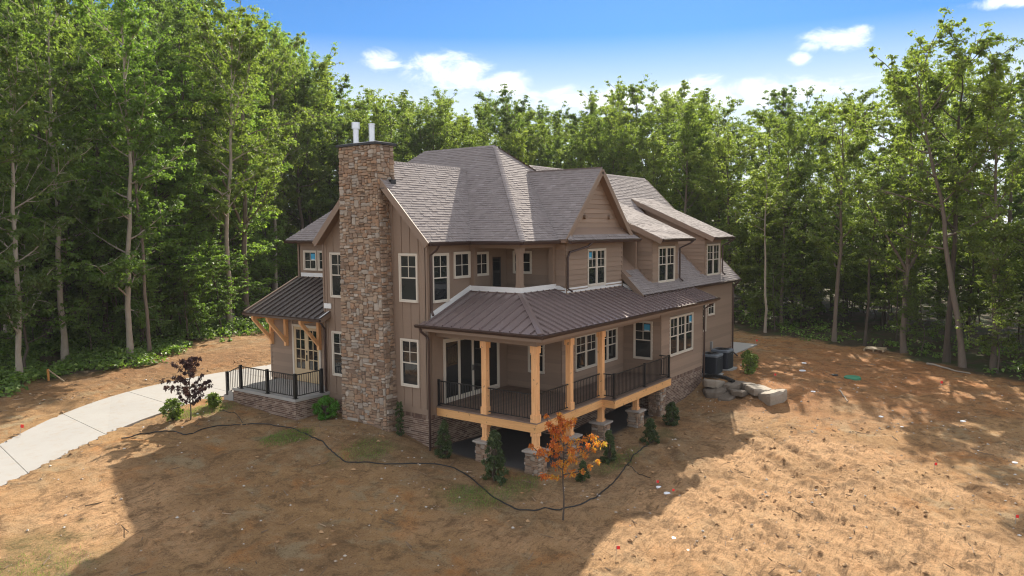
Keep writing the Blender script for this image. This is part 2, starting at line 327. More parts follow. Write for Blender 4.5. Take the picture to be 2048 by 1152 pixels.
def relief(x, y):                    # lumps and furrows of the bare, graded clay
    x = np.asarray(x, float); y = np.asarray(y, float)
    h = (vnoise(x, y, 2.6, 1) - .5) * .12 + (vnoise(x, y, .9, 2) - .5) * .085 + (vnoise(x, y, .38, 3) - .5) * .07 + (vnoise(x, y, .17, 31) - .5) * .05
    q = (x * .66 - y * .75); l = (x * .75 + y * .66)
    w = np.clip(1.25 - np.hypot((x - 2.5) / 7.5, (y + 8.2) / 5.), 0, 1) ** .7           # machine-scraped ground right of the house
    fur = np.abs(np.sin(q * 3.1 + 2.2 * vnoise(x, y, 3., 4) + 1.5 * vnoise(x, y, .8, 5))) ** 2.5
    h += w * (fur * .13 * vnoise(l, q * 3, 1.4, 6) + (vnoise(l * .35, q * 2.4, .25, 7) - .5) * .12)
    for q0 in (3.6, 5.3, 8.1, 9.8):                                                        # tyre ruts down the slope
        d = q - q0 - .35 * np.sin(l * .23 + q0) - .12 * (vnoise(x, y, 1.5, 41) - .5); on = np.clip((l + 16) / 3, 0, 1) * np.clip((5.5 - l) / 3, 0, 1) * np.clip(vnoise(l, q * .2, 3., 42) * 2.2 - .5, 0, 1)
        h += on * (-.075 * np.exp(-(d / .17) ** 2) + .05 * np.exp(-((np.abs(d) - .30) / .10) ** 2) + .03 * np.exp(-(d / .2) ** 2) * np.sin(l * 16 + np.abs(d) * 9))
    w2 = np.exp(-((y - (20.6 + .02 * x + .05 * (x + 3))) / .9) ** 2) * (x < 4)             # tyre tread beside the walk
    h += w2 * .05 * np.abs(np.sin((x * .9 + np.abs(((y * 2.2) % 1.) - .5) * 1.5) * 9))
    w3 = np.exp(-((np.hypot(x + 2.45, y + 2.54) - .62) / .22) ** 2); h += w3 * .10        # soil ring round the young tree
    near = np.clip((np.hypot(np.maximum(np.abs(x - 6) - 8, 0), np.maximum(np.abs(y - 6) - 6, 0))) / 1.2, .25, 1)
    return h * near
def gh(x, y): return float(gz(x, y) + relief(x, y))
def axis(a, fine, b, mid, c, lo, hi):
    v = list(np.arange(a, b, fine)) + list(np.arange(b, c, mid)); s = mid
    while v[-1] < hi: s *= 1.25; v.append(v[-1] + s)
    s = fine; pre = []
    x = a
    while x > lo: s *= 1.3; x -= s; pre.append(x)
    return np.array(pre[::-1] + v)
gx = axis(-15.5, .085, 10., .22, 34., -700, 900); gy = axis(-15.5, .085, 9., .22, 36., -700, 900)
GX, GY = np.meshgrid(gx, gy, indexing='ij'); ed = edge_dist(GX, GY)
GZ = gz(GX, GY) + relief(GX, GY) + np.clip(ed, 0, 1) * (vnoise(GX, GY, 1.1, 9) - .4) * .12
pc = along(PATH_UP, 60), along(PATH_LO, 60); _dv = (pc[0] - pc[1]) / np.linalg.norm(pc[0] - pc[1], axis=1)[:, None]; pc = pc[0] - _dv * .09, pc[1] + _dv * .09
def in_path(x, y):
    ins = np.zeros(x.shape, bool); P = list(map(tuple, pc[0])) + list(map(tuple, pc[1][::-1]))
    for k in range(len(P)):
        (ax, ay), (bx, by) = P[k], P[(k + 1) % len(P)]
        ins ^= ((ay > y) != (by > y)) & (x < (bx - ax) * (y - ay) / (by - ay + 1e-12) + ax)
    return ins
near = (GX > -32) & (GX < 10) & (GY < 24) & (GY > 0)
ip = np.zeros(GX.shape, bool); ip[near] = in_path(GX[near], GY[near])
GZ = np.where(ip, gz(GX, GY) - .10, GZ)
n1, n2 = GX.shape; idx = np.arange(n1 * n2).reshape(n1, n2)
F = np.stack([idx[:-1, :-1], idx[1:, :-1], idx[1:, 1:], idx[:-1, 1:]], -1).reshape(-1, 4)
V = np.stack([GX, GY, GZ], -1).reshape(-1, 3)
me = mesh_np('ground', V, F, smooth=True)
def attr(me, name, val):
    a = me.attributes.new(name, 'FLOAT', 'POINT'); a.data.foreach_set('value', np.asarray(val, np.float32).ravel())
wob = (vnoise(GX, GY, 1.7, 12) - .5) * 2.4 + (vnoise(GX, GY, .5, 13) - .5) * .9
attr(me, 'forest', np.clip((ed + wob + .3) / 1.1, 0, 1))
grass = np.zeros(GX.shape)
for x, y, rx, ry in ((-3.5, 8.4, 1.1, .8), (-2.6, 5.3, 1.2, .8), (-2.8, .5, .9, 1.0), (-1.3, 0., 1.2, .7), (-3.6, 13.4, 1.3, .6), (3., -1.6, 1.5, .5), (-13., 5.5, 1.5, 1.2), (-12., 7., 1., .7), (6.5, -1.4, 1., .5)):
    grass = np.maximum(grass, 1.25 - np.hypot((GX - x) / rx, (GY - y) / ry) + (vnoise(GX, GY, .45, 14) - .5) * 1.1)
attr(me, 'grass', np.clip(grass * 1.4, 0, 1) * .9)
house_d = np.hypot(np.maximum(np.abs(GX - 5) - 6.5, 0), np.maximum(np.abs(GY - 5) - 6.5, 0))
attr(me, 'mulch', np.clip(1.15 - house_d / 3.2 + (vnoise(GX, GY, .8, 15) - .5) * .6, 0, 1))
attr(me, 'red', np.clip(1.2 - np.hypot((GX - 21) / 11., (GY + 5.5) / 8.5) + (vnoise(GX, GY, 1.8, 16) - .5) * .8, 0, 1) * .9 + .7 * np.clip(1 - np.hypot((GX - 1) / 10, (GY - 22.5) / 3.2) + (vnoise(GX, GY, 1.5, 17) - .5) * .6, 0, 1))
sand = np.clip(1.5 - np.hypot((GX - 0) / 8.5, (GY + 8.5) / 6.) + (vnoise(GX, GY, 1.3, 18) - .5) * 1.3, 0, 1)
sand = np.maximum(sand, np.clip(1.3 - np.hypot((GX + 11) / 3.5, (GY - 8.5) / 4.) + (vnoise(GX, GY, 1.2, 19) - .5) * 1., 0, 1))
attr(me, 'sand', sand)
_q = GX * .66 - GY * .75; _l = GX * .75 + GY * .66; rut = np.zeros(GX.shape)
for q0 in (3.6, 5.3, 8.1, 9.8):
    _d = _q - q0 - .35 * np.sin(_l * .23 + q0) - .12 * (vnoise(GX, GY, 1.5, 41) - .5)
    rut = np.maximum(rut, np.clip((_l + 16) / 3, 0, 1) * np.clip((5.5 - _l) / 3, 0, 1) * np.clip(vnoise(_l, _q * .2, 3., 42) * 2.2 - .5, 0, 1) * np.exp(-(_d / .19) ** 2) * (.35 + .65 * (np.sin(_l * 16 + np.abs(_d) * 9) > -.2)))
attr(me, 'rut', rut)
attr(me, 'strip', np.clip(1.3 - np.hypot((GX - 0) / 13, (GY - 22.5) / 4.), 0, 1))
attr(me, 'gravel', np.clip((np.minimum(np.minimum(GX - .1, 9.6 - GX), np.minimum(GY - .15, 4.3 - GY)) + .25) * 4, 0, 1))
m, t, b = mat('clay_ground'); p = pos(t)
A = lambda n: N(t, 'ShaderNodeAttribute', attribute_name=n).outputs['Fac']
na = noise(t, p, .55, 6., .62, .4); nb = noise(t, p, 2.6, 6., .66, .3); nc = noise(t, p, 13., 6., .7); nd = noise(t, p, 60., 4., .7)
nL = noise(t, p, .23, 5., .6, .8); nM = noise(t, p, .9, 6., .66, .6); nV = noise(t, p, 1.5, 10., .78, .5); nW = noise(t, scl(t, p, (1., 1., 1.)), 5., 9., .8, .3)
c = mixc(t, ramp(t, nL, ((.38, 0.), (.60, 1.))), (.330, .195, .090), (.455, .272, .122))
c = mixc(t, ramp(t, nM, ((.52, 0.), (.62, .85))), c, (.380, .290, .165))                # straw and dust
c = mixc(t, ramp(t, na, ((.55, 0.), (.66, .85))), c, (.470, .215, .070))                # bare orange clay
c = mixc(t, math_(t, 'MULTIPLY', A('red'), ramp(t, nb, ((.3, 1.), (.7, .65)))), c, (.470, .190, .066))
c = mixc(t, math_(t, 'MULTIPLY', A('sand'), ramp(t, nW, ((.36, .35), (.56, 1.)))), c, (.640, .385, .195))
c = mixc(t, math_(t, 'MULTIPLY', A('strip'), ramp(t, nW, ((.35, .85), (.65, .4)))), c, (.235, .130, .058))             # clay along the left wood, darkened in place of dappled tree shade
c = mixc(t, math_(t, 'MULTIPLY', A('mulch'), ramp(t, nb, ((.3, .8), (.7, .2)))), c, (.295, .206, .118))
c = mixc(t, ramp(t, nV, ((.38, .80), (.51, 0.))), c, (.165, .098, .048))                # damp, dark soil at every scale
c = mixc(t, ramp(t, nV, ((.54, 0.), (.68, .5))), c, (.520, .360, .205))
mp = N(t, 'ShaderNodeMapping'); mp.inputs['Rotation'].default_value = (0, 0, math.radians(-41)); mp.inputs['Scale'].default_value = (1., 5.5, 1.); t.links.new(p, mp.inputs[0])
ns = noise(t, mp.outputs[0], 1.6, 8., .74, .6); nf = noise(t, p, 22., 6., .78, .4)
c = mixc(t, math_(t, 'MULTIPLY', A('rut'), .6), c, (.200, .120, .060))                     # packed wheel ruts, coloured darker to make up for weak shadows
c = mixc(t, math_(t, 'MULTIPLY', math_(t, 'ADD', .12, math_(t, 'MULTIPLY', A('sand'), .8)), ramp(t, ns, ((.37, .8), (.49, 0.)))), c, (.165, .100, .052))                # scraped streaks
c = mixc(t, ramp(t, nW, ((.33, .8), (.44, 0.))), c, (.130, .082, .045))                 # clods
c = mixc(t, ramp(t, nf, ((.36, .85), (.45, 0.))), c, (.115, .074, .042))                # chips and bits
c = mixc(t, ramp(t, nf, ((.57, 0.), (.67, .6))), c, (.56, .43, .28))                    # straw
c = mixc(t, ramp(t, nd, ((.60, 0.), (.72, .5))), c, (.36, .27, .17))
c = mixc(t, math_(t, 'MULTIPLY', A('grass'), ramp(t, nc, ((.34, .1), (.66, .8)))), c, (.095, .115, .038))
fl = mixc(t, nb, (.060, .046, .030), (.125, .092, .055)); fl = mixc(t, ramp(t, noise(t, p, 1.1, 5., .6), ((.45, 0.), (.60, .8))), fl, (.050, .078, .022))
c = mixc(t, A('forest'), c, fl)
gr = mixc(t, nd, (.050, .050, .052), (.17, .165, .16)); c = mixc(t, A('gravel'), c, gr)
t.links.new(c, b.inputs['Base Color']); b.inputs['Roughness'].default_value = .95; b.inputs['Specular IOR Level'].default_value = .15
hh = math_(t, 'ADD', math_(t, 'MULTIPLY', nc, .7), math_(t, 'MULTIPLY', nd, .4)); bump(t, b, math_(t, 'ADD', hh, math_(t, 'MULTIPLY', math_(t, 'ADD', nf, nW), .9)), 1., .09)
M['ground'] = m
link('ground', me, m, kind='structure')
# the concrete walk: separate pours with open joints
U, L = along(PATH_UP, 45), along(PATH_LO, 45)
cuts = [0, 3, 7, 11, 15, 19, 23, 27, 31, 34, 37, 40, 44]
pr_ = bpy.data.objects.new('path', None); COL.objects.link(pr_); pr_['kind'] = 'structure'
for a, b_ in zip(cuts[:-1], cuts[1:]):
    poly = []
    for i in range(a, b_ + 1): poly.append(U[i])
    for i in range(b_, a - 1, -1): poly.append(L[i])
    P = np.array(poly); g0 = (U[b_] - U[a]); g0 = g0 / np.linalg.norm(g0) * .014
    P[:b_ - a + 1][0] += g0; P[-1] += g0; P[b_ - a] -= g0; P[b_ - a + 1] -= g0
    MB().slab([(x, y, float(gz(x, y)) + .018) for x, y in P], .12).build('paving_slab', M['walk'], pr_)
pd = link('garage_apron', MB().slab([(21.6, 1.0, -.86), (26.5, 1.1, -.88), (26.8, 9, -.8), (21.6, 9, -.8)], .14).me('garage_apron'), M['concrete'], kind='structure')
# ------------------------------------------------------------------ the house
H = root('house', (6, 6, -1.6), 'large brown two-storey house with stone chimney and wraparound porch on bare clay', 'house')
xG, yG, xB, xK, y1, y2, yT, xT1, xT2, yR, xR_ = -.34, 4.4, 2.05, 4.45, 1.8, 1.62, .02, 9.69, 14.54, .93, 21.23
zB, zU = -.28, 5.98
def P3(pl, a, d, z):                # wall-local point: along a, out by d, height z
    return (pl[1] - d, a, z) if pl[0] == 'x' else (a, pl[1] - d, z)
def pbox(m, pl, a0, a1, d0, d1, z0, z1, r=0.):
    p, q = P3(pl, a0, d0, z0), P3(pl, a1, d1, z1); return m.box(p[0], q[0], p[1], q[1], p[2], q[2], r)
NBOARD = [0]
def wall(pl, a0, a1, z0, z1, style='lap', op=(), prof=None, thick=.14, exp=.175, mat_='siding', name='wall'):
    """solid wall with its boards as children; op = openings (a0,a1,z0,z1); prof(z)->(lo,hi) trims gable shapes"""
    m = MB()
    if prof is None: pbox(m, pl, a0, a1, -thick, 0, z0, z1)
    else:
        zs = [z0] + [z for z in prof.k if z0 < z < z1] + [z1]
        L = [(prof(z)[0], z) for z in zs] + [(prof(z)[1], z) for z in reversed(zs)]
        m.slab([P3(pl, a, 0, z) for a, z in L], thick, down=((1, 0, 0) if pl[0] == 'x' else (0, 1, 0)))
    w = m.build(name, M[mat_], H)
    rr = random.Random(int(pl[1] * 977 + a0 * 131 + z0 * 17 + 9000))
    if style == 'lap':
        z = z0; k = 0
        while z < z1 - .03:
            zt = min(z + exp, z1); lo, hi = (a0, a1) if prof is None else prof(.5 * (z + zt))
            iv = [(lo + .004, hi - .004)]
            for (b0, b1, c0, c1) in op:
                if c0 < zt - .02 and c1 > z + .02:
                    nv = []
                    for s, e in iv:
                        if b1 <= s or b0 >= e: nv.append((s, e))
                        else:
                            if b0 - s > .03: nv.append((s, b0))
                            if e - b1 > .03: nv.append((b1, e))
                    iv = nv
            for s, e in iv:
                V = [P3(pl, s, .001, z), P3(pl, e, .001, z), P3(pl, e, .036, z + .004), P3(pl, s, .036, z + .004), P3(pl, s, .001, zt + .012), P3(pl, e, .001, zt + .012), P3(pl, e, .007, zt + .012), P3(pl, s, .007, zt + .012)]
                F = BOXF if pl[0] == 'y' else [tuple(reversed(f)) for f in BOXF]
                MB().add(V, [tuple(reversed(f)) for f in F], rr.random()).build('siding_board', M['siding'], w); NBOARD[0] += 1
            z = zt; k += 1
    elif style == 'batten':
        a = a0 + .02; k = 0
        while a < a1:
            zt = z1
            if prof is not None:
                for zz in np.linspace(z1, z0, 200):
                    lo, hi = prof(zz)
                    if lo <= a - .02 and hi >= a + .06: zt = zz; break
                else: zt = z0
            iv = [(z0, zt)]
            for (b0, b1, c0, c1) in op:
                if b0 < a + .04 and b1 > a:
                    nv = []
                    for s, e in iv:
                        if c0 > s: nv.append((s, min(e, c0)))
                        if c1 < e: nv.append((max(s, c1), e))
                    iv = nv
            for s, e in iv:
                if e - s > .1: mm = MB(); pbox(mm, pl, a, a + .045, .001, .022, s, e); mm.build('batten', M['siding'], w)
            a += .41; k += 1
    return w
class Prof:
    def __init__(s, f, k=()): s.f = f; s.k = k
    def __call__(s, z): return s.f(z)
def window(pl, a0, a1, z0, z1, units=1, cols=2, rows=2, hung=True, sticker=None, flip=False, lab=None):
    """cream casing; per unit a sash, muntins and one pane per light"""
    m = MB(); c = .055; d1 = .062
    pbox(m, pl, a0 - c, a0, .001, d1, z0 - c, z1 + c); pbox(m, pl, a1, a1 + c, .001, d1, z0 - c, z1 + c)
    pbox(m, pl, a0, a1, .001, d1 - .002, z1, z1 + c); pbox(m, pl, a0, a1, .001, d1 + .022, z0 - c, z0)
    uw = (a1 - a0) / units
    for k in range(1, units): pbox(m, pl, a0 + k * uw - .035, a0 + k * uw + .035, .001, d1 - .004, z0, z1)
    w = m.build('window', M['frame'], H)
    for k in range(units):
        b0 = a0 + k * uw + (.035 if k else 0); b1 = a0 + (k + 1) * uw - (.035 if k < units - 1 else 0)
        f = .04; zm = .5 * (z0 + z1) + .0 * (z1 - z0) if hung else z0
        mid = z0 + (z1 - z0) * .50
        m = MB()
        pbox(m, pl, b0, b0 + f, .001, .036, z0, z1); pbox(m, pl, b1 - f, b1, .001, .036, z0, z1)
        pbox(m, pl, b0 + f, b1 - f, .001, .035, z0, z0 + f); pbox(m, pl, b0 + f, b1 - f, .001, .035, z1 - f, z1)
        if hung: pbox(m, pl, b0 + f, b1 - f, .001, .040, mid - .022, mid + .022)
        m.build('sash', M['frame'], w)
        lo = mid + .022 if hung else z0 + f; hi = z1 - f
        A = np.linspace(b0 + f, b1 - f, cols + 1); Z = np.linspace(lo, hi, rows + 1); mu = .012
        for i in range(1, cols): m = MB(); pbox(m, pl, A[i] - mu, A[i] + mu, .001, .032, lo, hi); m.build('muntin', M['frame'], w)
        for j in range(1, rows): m = MB(); pbox(m, pl, b0 + f, b1 - f, .001, .030, Z[j] - mu, Z[j] + mu); m.build('muntin', M['frame'], w)
        for i in range(cols):
            for j in range(rows):
                m = MB(); pbox(m, pl, A[i], A[i + 1], .001, .013 + random.random() * .002, Z[j], Z[j + 1]); m.build('pane', M['glass'], w)
        if hung: m = MB(); pbox(m, pl, b0 + f, b1 - f, .001, .010, z0 + f, mid - .022); m.build('pane', M['glass'], w)
        if sticker is not None and sticker == k:
            i = cols - 1 if not flip else 0
            m = MB(); s0 = A[i] + .12 * (A[i + 1] - A[i]); s1 = A[i + 1] - .12 * (A[i + 1] - A[i])
            pbox(m, pl, s0, s1, .016, .018, Z[rows - 1] + .02, Z[rows] - .05); m.build('window_sticker', M['glasssticker'], w)
            m = MB(); pbox(m, pl, s0 + .02, s1 - .02, .0185, .0195, Z[rows - 1] + .03, Z[rows - 1] + .07); m.build('window_sticker', M['whitesticker'], w)
    return w
e = .055
def opn(*ws): return [(a0 - e, a1 + e, z0 - e, z1 + e) for a0, a1, z0, z1 in ws]
# facade with the chimney (board and batten gable)
rk = 7.0
def gA(z): s = max(0., (z - 5.95) / 1.02); return (max(4.4, 4.03 + s + .12), min(9.98, 10.1 - s))
wA = [(8.66, 9.46, 3.83, 5.49), (8.66, 9.46, .71, 2.38), (4.91, 5.71, 3.84, 5.5), (4.91, 5.71, .73, 2.38)]
fa = ('x', xG); wl = wall(fa, 4.4, 9.98, zB, 8.7, 'batten', opn(*wA), Prof(gA, (5.9, 6.2, 6.4)))
for w in wA: window(fa, *w)
m = MB(); pbox(m, fa, 4.4, 9.98, .001, .026, zB, zB + .2); m.build('base_board', M['siding'], wl)
for a in (4.4, 9.9): m = MB(); pbox(m, fa, a, a + .08, .001, .03, zB + .2, 5.9); m.build('corner_board', M['trim'], wl)
# wing side wall, on to the back of the balcony
fs = ('y', yG)
wS = [(-.08, .72, 3.83, 5.5), (1.13, 1.97, 4.64, 5.52), (2.38, 3.11, 4.66, 5.48)]
w2_ = wall(fs, xG, xK, zB, 5.9, 'plain')
window(fs, *wS[0]); window(fs, *wS[1], hung=False); window(fs, *wS[2], hung=False)
m = MB(); pbox(m, fs, xG, xG + .09, .001, .03, zB, 5.9); m.build('corner_board', M['trim'], w2_)
for a in (1.0, 2.1, 3.3): m = MB(); pbox(m, fs, a - .02, a + .02, .001, .012, 2.5, 5.9 if a < 2 else 4.5); m.build('batten', M['siding'], w2_)
d = MB(); pbox(d, fs, 3.42, 3.98, .001, .04, 3.42, 5.30); dd = d.build('balcony_door', M['darkdoor'], H)
m = MB(); pbox(m, fs, 3.36, 3.42, .001, .05, 3.42, 5.36); pbox(m, fs, 3.98, 4.04, .001, .05, 3.42, 5.36); pbox(m, fs, 3.42, 3.98, .001, .05, 5.30, 5.36); m.build('frame', M['trim'], dd)
m = MB(); pbox(m, fs, 3.48, 3.92, .041, .045, 4.2, 5.22); m.build('pane', M['glass'], dd)
# sliding glass doors to the porch
m = MB(); pbox(m, fs, .42, .5, .001, .06, .02, 2.4); pbox(m, fs, 3.74, 3.82, .001, .06, .02, 2.4); pbox(m, fs, .5, 3.74, .001, .058, 2.33, 2.4); pbox(m, fs, .5, 3.74, .001, .07, .02, .09)
sd = m.build('sliding_door', M['frame'], H)
for k in range(4):
    a0 = .5 + k * .81; a1 = a0 + .81; dz = .05 if k in (1, 2) else .03
    m = MB(); f = .055
    pbox(m, fs, a0, a0 + f, .001, dz, .09, 2.33); pbox(m, fs, a1 - f, a1, .001, dz, .09, 2.33); pbox(m, fs, a0 + f, a1 - f, .001, dz, .09, .19); pbox(m, fs, a0 + f, a1 - f, .001, dz, 2.25, 2.33)
    m.build('door_panel', M['frame'], sd)
    m = MB(); pbox(m, fs, a0 + f, a1 - f, .001, .012 + .01 * (k % 2), .19, 2.25); m.build('pane', M['glass'], sd)
for a in (2.07, 2.17): m = MB(); pbox(m, fs, a, a + .03, .05, .09, 1.0, 1.22); m.build('handle', M['black'], sd)
# wall behind the porch corner, and its storey above
fx = ('x', xK)
wall(fx, y1, yG, zB, 3.6, 'lap', opn((2.62, 3.3, .72, 2.05))); window(fx, 2.62, 3.3, .72, 2.05)
wall(fx, y2, yG, 3.6, 5.9, 'lap', opn((3.21, 4.01, 4.68, 5.48)), exp=.2); window(fx, 3.21, 4.01, 4.68, 5.48, hung=False)
f1 = ('y', y1); w1 = [(5.5, 7.15, .72, 2.05), (7.36, 8.97, .72, 2.05)]
wall(f1, xK, xT1, zB, 3.2, 'lap', opn(*w1))
for w in w1: window(f1, *w, units=2)
ft = ('x', xT1); wall(ft, yT, y1, zB, 3.2, 'lap', opn((.43, 1.23, .72, 2.30))); window(ft, .43, 1.23, .72, 2.30, sticker=0, flip=True)
fT = ('y', yT); wT = wall(fT, xT1, xT2, zB, 3.12, 'lap', opn((10.66, 13.2, .75, 2.4))); window(fT, 10.66, 13.2, .75, 2.4, units=3, sticker=2)
fR = ('y', yR); wR = wall(fR, xT2, xR_, zB, 3.42, 'lap', opn((16.35, 17.2, 1.08, 2.6), (17.58, 18.42, 1.84, 2.6)))
window(fR, 16.35, 17.2, 1.08, 2.6); window(fR, 17.58, 18.42, 1.84, 2.6, hung=False)
for pl, a in ((fT, xT1), (fT, xT2 - .09), (fR, xR_ - .09), (('y', y2), xK), (('y', y2), 9.10)):
    m = MB(); z0, z1 = (3.75, 5.9) if pl[1] == y2 else (zB, 3.1); pbox(m, pl, a, a + .09, .001, .032, z0, z1); m.build('corner_board', M['trim'], H)
m = MB(); pbox(m, fR, 17.9, 18.06, .03, .14, .0, .38); ub = m.build('utility_box', M['greyplastic'], H)
m = MB().tube([(17.98, yR - .08, 0), (17.98, yR - .08, -.35), (17.9, yR - .3, -.6), (17.6, yR - .5, -.75)], .02, 6); m.build('conduit', M['greyplastic'], ub)
f2 = ('y', y2); wall(f2, xK, 9.19, 3.6, 5.9, 'lap', opn((6.18, 7.57, 4.12, 5.53)), exp=.2); window(f2, 6.18, 7.57, 4.12, 5.53, units=2, sticker=0, flip=True)
def gF(z): s = (8.70 - z) / 1.02; return (6.78 - s, 6.78 + s)
wg = wall(f2, 4.5, 9., 6.45, 8.6, 'lap', (), Prof(gF), exp=.19)
for a in (5.86, 7.88): m = MB().tube([(a, y2 - .02, 6.87), (a, y2 - .13, 6.87)], .09, 14); m.build('round_vent', M['trim'], wg)
# entry: ground floor bump-out with double door, storey above set back
fe = ('x', .35); we = wall(fe, 9.98, 14.4, -.06, 3.35, 'lap', [(11.0, 12.86, -.1, 2.48)], exp=.19)
m = MB(); pbox(m, fe, 14.3, 14.4, .001, .032, -.06, 3.0); m.build('corner_board', M['trim'], we)
m = MB(); pbox(m, fe, 11.02, 11.12, .001, .07, -.04, 2.42); pbox(m, fe, 12.74, 12.84, .001, .07, -.04, 2.42); pbox(m, fe, 11.12, 12.74, .001, .068, 2.32, 2.42); ed_ = m.build('entry_door', M['frame'], H)
for k in range(2):
    a0 = 11.12 + .81 * k; a1 = a0 + .81; m = MB(); f = .12
    pbox(m, fe, a0, a0 + f, .001, .04, -.02, 2.32); pbox(m, fe, a1 - f, a1, .001, .04, -.02, 2.32); pbox(m, fe, a0 + f, a1 - f, .001, .04, -.02, .52); pbox(m, fe, a0 + f, a1 - f, .001, .04, 2.2, 2.32); m.build('door_leaf', M['doorwood'], ed_)
    Z = np.linspace(.52, 2.2, 5); am = .5 * (a0 + a1)
    m = MB(); pbox(m, fe, am - .02, am + .02, .001, .036, .52, 2.2); m.build('muntin', M['doorwood'], ed_)
    for j in range(1, 4): m = MB(); pbox(m, fe, a0 + f, a1 - f, .001, .034, Z[j] - .018, Z[j] + .018); m.build('muntin', M['doorwood'], ed_)
    for j in range(4):
        for s0, s1 in ((a0 + f, am - .02), (am + .02, a1 - f)): m = MB(); pbox(m, fe, s0, s1, .001, .014, Z[j] + .018, Z[j + 1] - .018); m.build('pane', M['glass'], ed_)
m = MB(); pbox(m, fe, 11.89, 11.93, .04, .09, .9, 1.15); pbox(m, fe, 11.885, 11.935, .04, .07, 1.25, 1.33); m.build('handle', M['black'], ed_)
f5 = ('x', xB); wall(f5, 9.98, 14.5, 3.3, 5.9, 'plain'); window(f5, 13.23, 14.02, 4.67, 5.46, hung=False, sticker=0, flip=True); window(f5, 12.25, 13.03, 4.67, 5.46, hung=False)
m = MB(); pbox(m, f5, 14.4, 14.5, .001, .03, 3.6, 5.9); m.build('corner_board', M['trim'], H)
# unseen backs that close the volumes
for x0, x1, yy0, yy1, z0, z1 in ((10.5, 10.64, y2, 14.5, -.6, 5.9), (xB, 10.5, 14.36, 14.5, -.6, 5.9), (.35, xB, 14.26, 14.4, -.6, 3.3), (xR_ - .14, xR_, yR + .14, 12., -.6, 3.5), (10.7, xR_ - .14, 11.86, 12., -.6, 3.5), (xT2 - .14, xT2, yT + .14, yR, -.6, 3.1), (xG + .14, xB - .02, 9.84, 9.98, -.6, 5.8)):
    MB().box(x0, x1, yy0, yy1, z0, z1).build('wall', M['siding'], H)
m = MB().slab([(xR_ + .001, yR + .1, 3.4), (xR_ + .001, 6.44, 9.1), (xR_ + .001, 12., 3.4)], .12, down=(-1, 0, 0)); m.build('wall', M['siding'], H)
# balcony
m = MB(); m.box(xB, xB + .14, xB, yG, 3.8, 4.27); m.box(xB + .14, xK, xB, xB + .14, 3.8, 4.27); bal = m.build('balcony_parapet', M['trim'], H)
MB().box(xB + .14, xK, xB + .14, yG, 3.3, 3.42).build('balcony_floor', M['deckboard'], H)
m = MB().box(xB - .0, xB + .2, xB - .0, xB + .2, 4.27, 5.7).box(xB - .035, xB + .235, xB - .035, xB + .235, 5.52, 5.70).box(xB - .02, xB + .22, xB - .02, xB + .22, 4.27, 4.36); m.build('balcony_post', M['trim'], H)
m = MB().box(xB, xB + .2, yG - .2, yG - .002, 4.27, 5.7); m.build('balcony_post', M['trim'], H)
m = MB().box(xK - .21, xK - .026, xB, xB + .2, 4.27, 5.7); m.build('balcony_post', M['trim'], H)
m = MB().box(xB - .01, xB + .21, xB + .21, yG, 5.7, 5.95).box(xB - .01, xK, xB - .01, xB + .21, 5.7, 5.95); m.build('balcony_beam', M['trim'], H)
# dormers
dorm = ((10.9, 13.75, 11.55, 13.28, 10.62, 14.27), (17.25, 19.55, 17.53, 19.24, 16.9, 19.85))
for (a0, a1, b0, b1, c0, c1) in dorm:
    wd = wall(('y', 1.0), a0, a1, 3.85, 5.85, 'lap', opn((b0, b1, 3.95, 5.5)), exp=.2); window(('y', 1.0), b0, b1, 3.95, 5.5, units=2)
    for s in (0, 1):                # cheeks run back into the roof
        xw = a0 if s == 0 else a1
        pf = Prof(lambda z: (max(1.0, .4 + (z - 5.86) / .446), max(1.02, .6 + (z - 3.5) / .99)), (4., 5.86, 5.9, 6.2, 7., 7.6))
        if s == 0: wall(('x', xw), 1.0, 5., 3.95, 7.8, 'lap', (), pf, thick=.08, exp=.2)
        else: MB().slab([(xw, 1.0, 3.9), (xw, 4.8, 7.7), (xw, 1.0, 6.1)], .08, down=(-1, 0, 0)).build('wall', M['siding'], H)
# ------------------------------------------------------------------ roofs
HK = .865; BK = 4.07 / (14.85 - 10.55)
def z_hip(x, y):
    if not (1.6 < x < 11.1 and 1.6 < y < 14.9): return -99
    return zU + min(HK * (x - 1.64), HK * (11.06 - x), HK * (y - 1.66), BK * (14.85 - y))
def z_wing(x, y): return zU + 1.01 * min(y - 4.03, 9.97 - y) if x > -.75 and x < 6 else -99
def z_fg(x, y): return 8.82 - 1.02 * abs(x - 6.78) if y > 1.3 and y < 7 and abs(x - 6.78) < 2.78 else -99
def z_gar(x, y): return 3.55 + .99 * min(y - .6, 12.28 - y) if 9.12 < x < 21.57 else -99
def z_dor(x, y):
    for (a0, a1, b0, b1, c0, c1) in dorm:
        if c0 < x < c1 and y > 1.05: return 5.93 + .446 * (y - .4)
    return -99
RF = dict(hip=z_hip, wing=z_wing, fg=z_fg, gar=z_gar, dor=z_dor)
roof = None; SH = []; CAPS = []
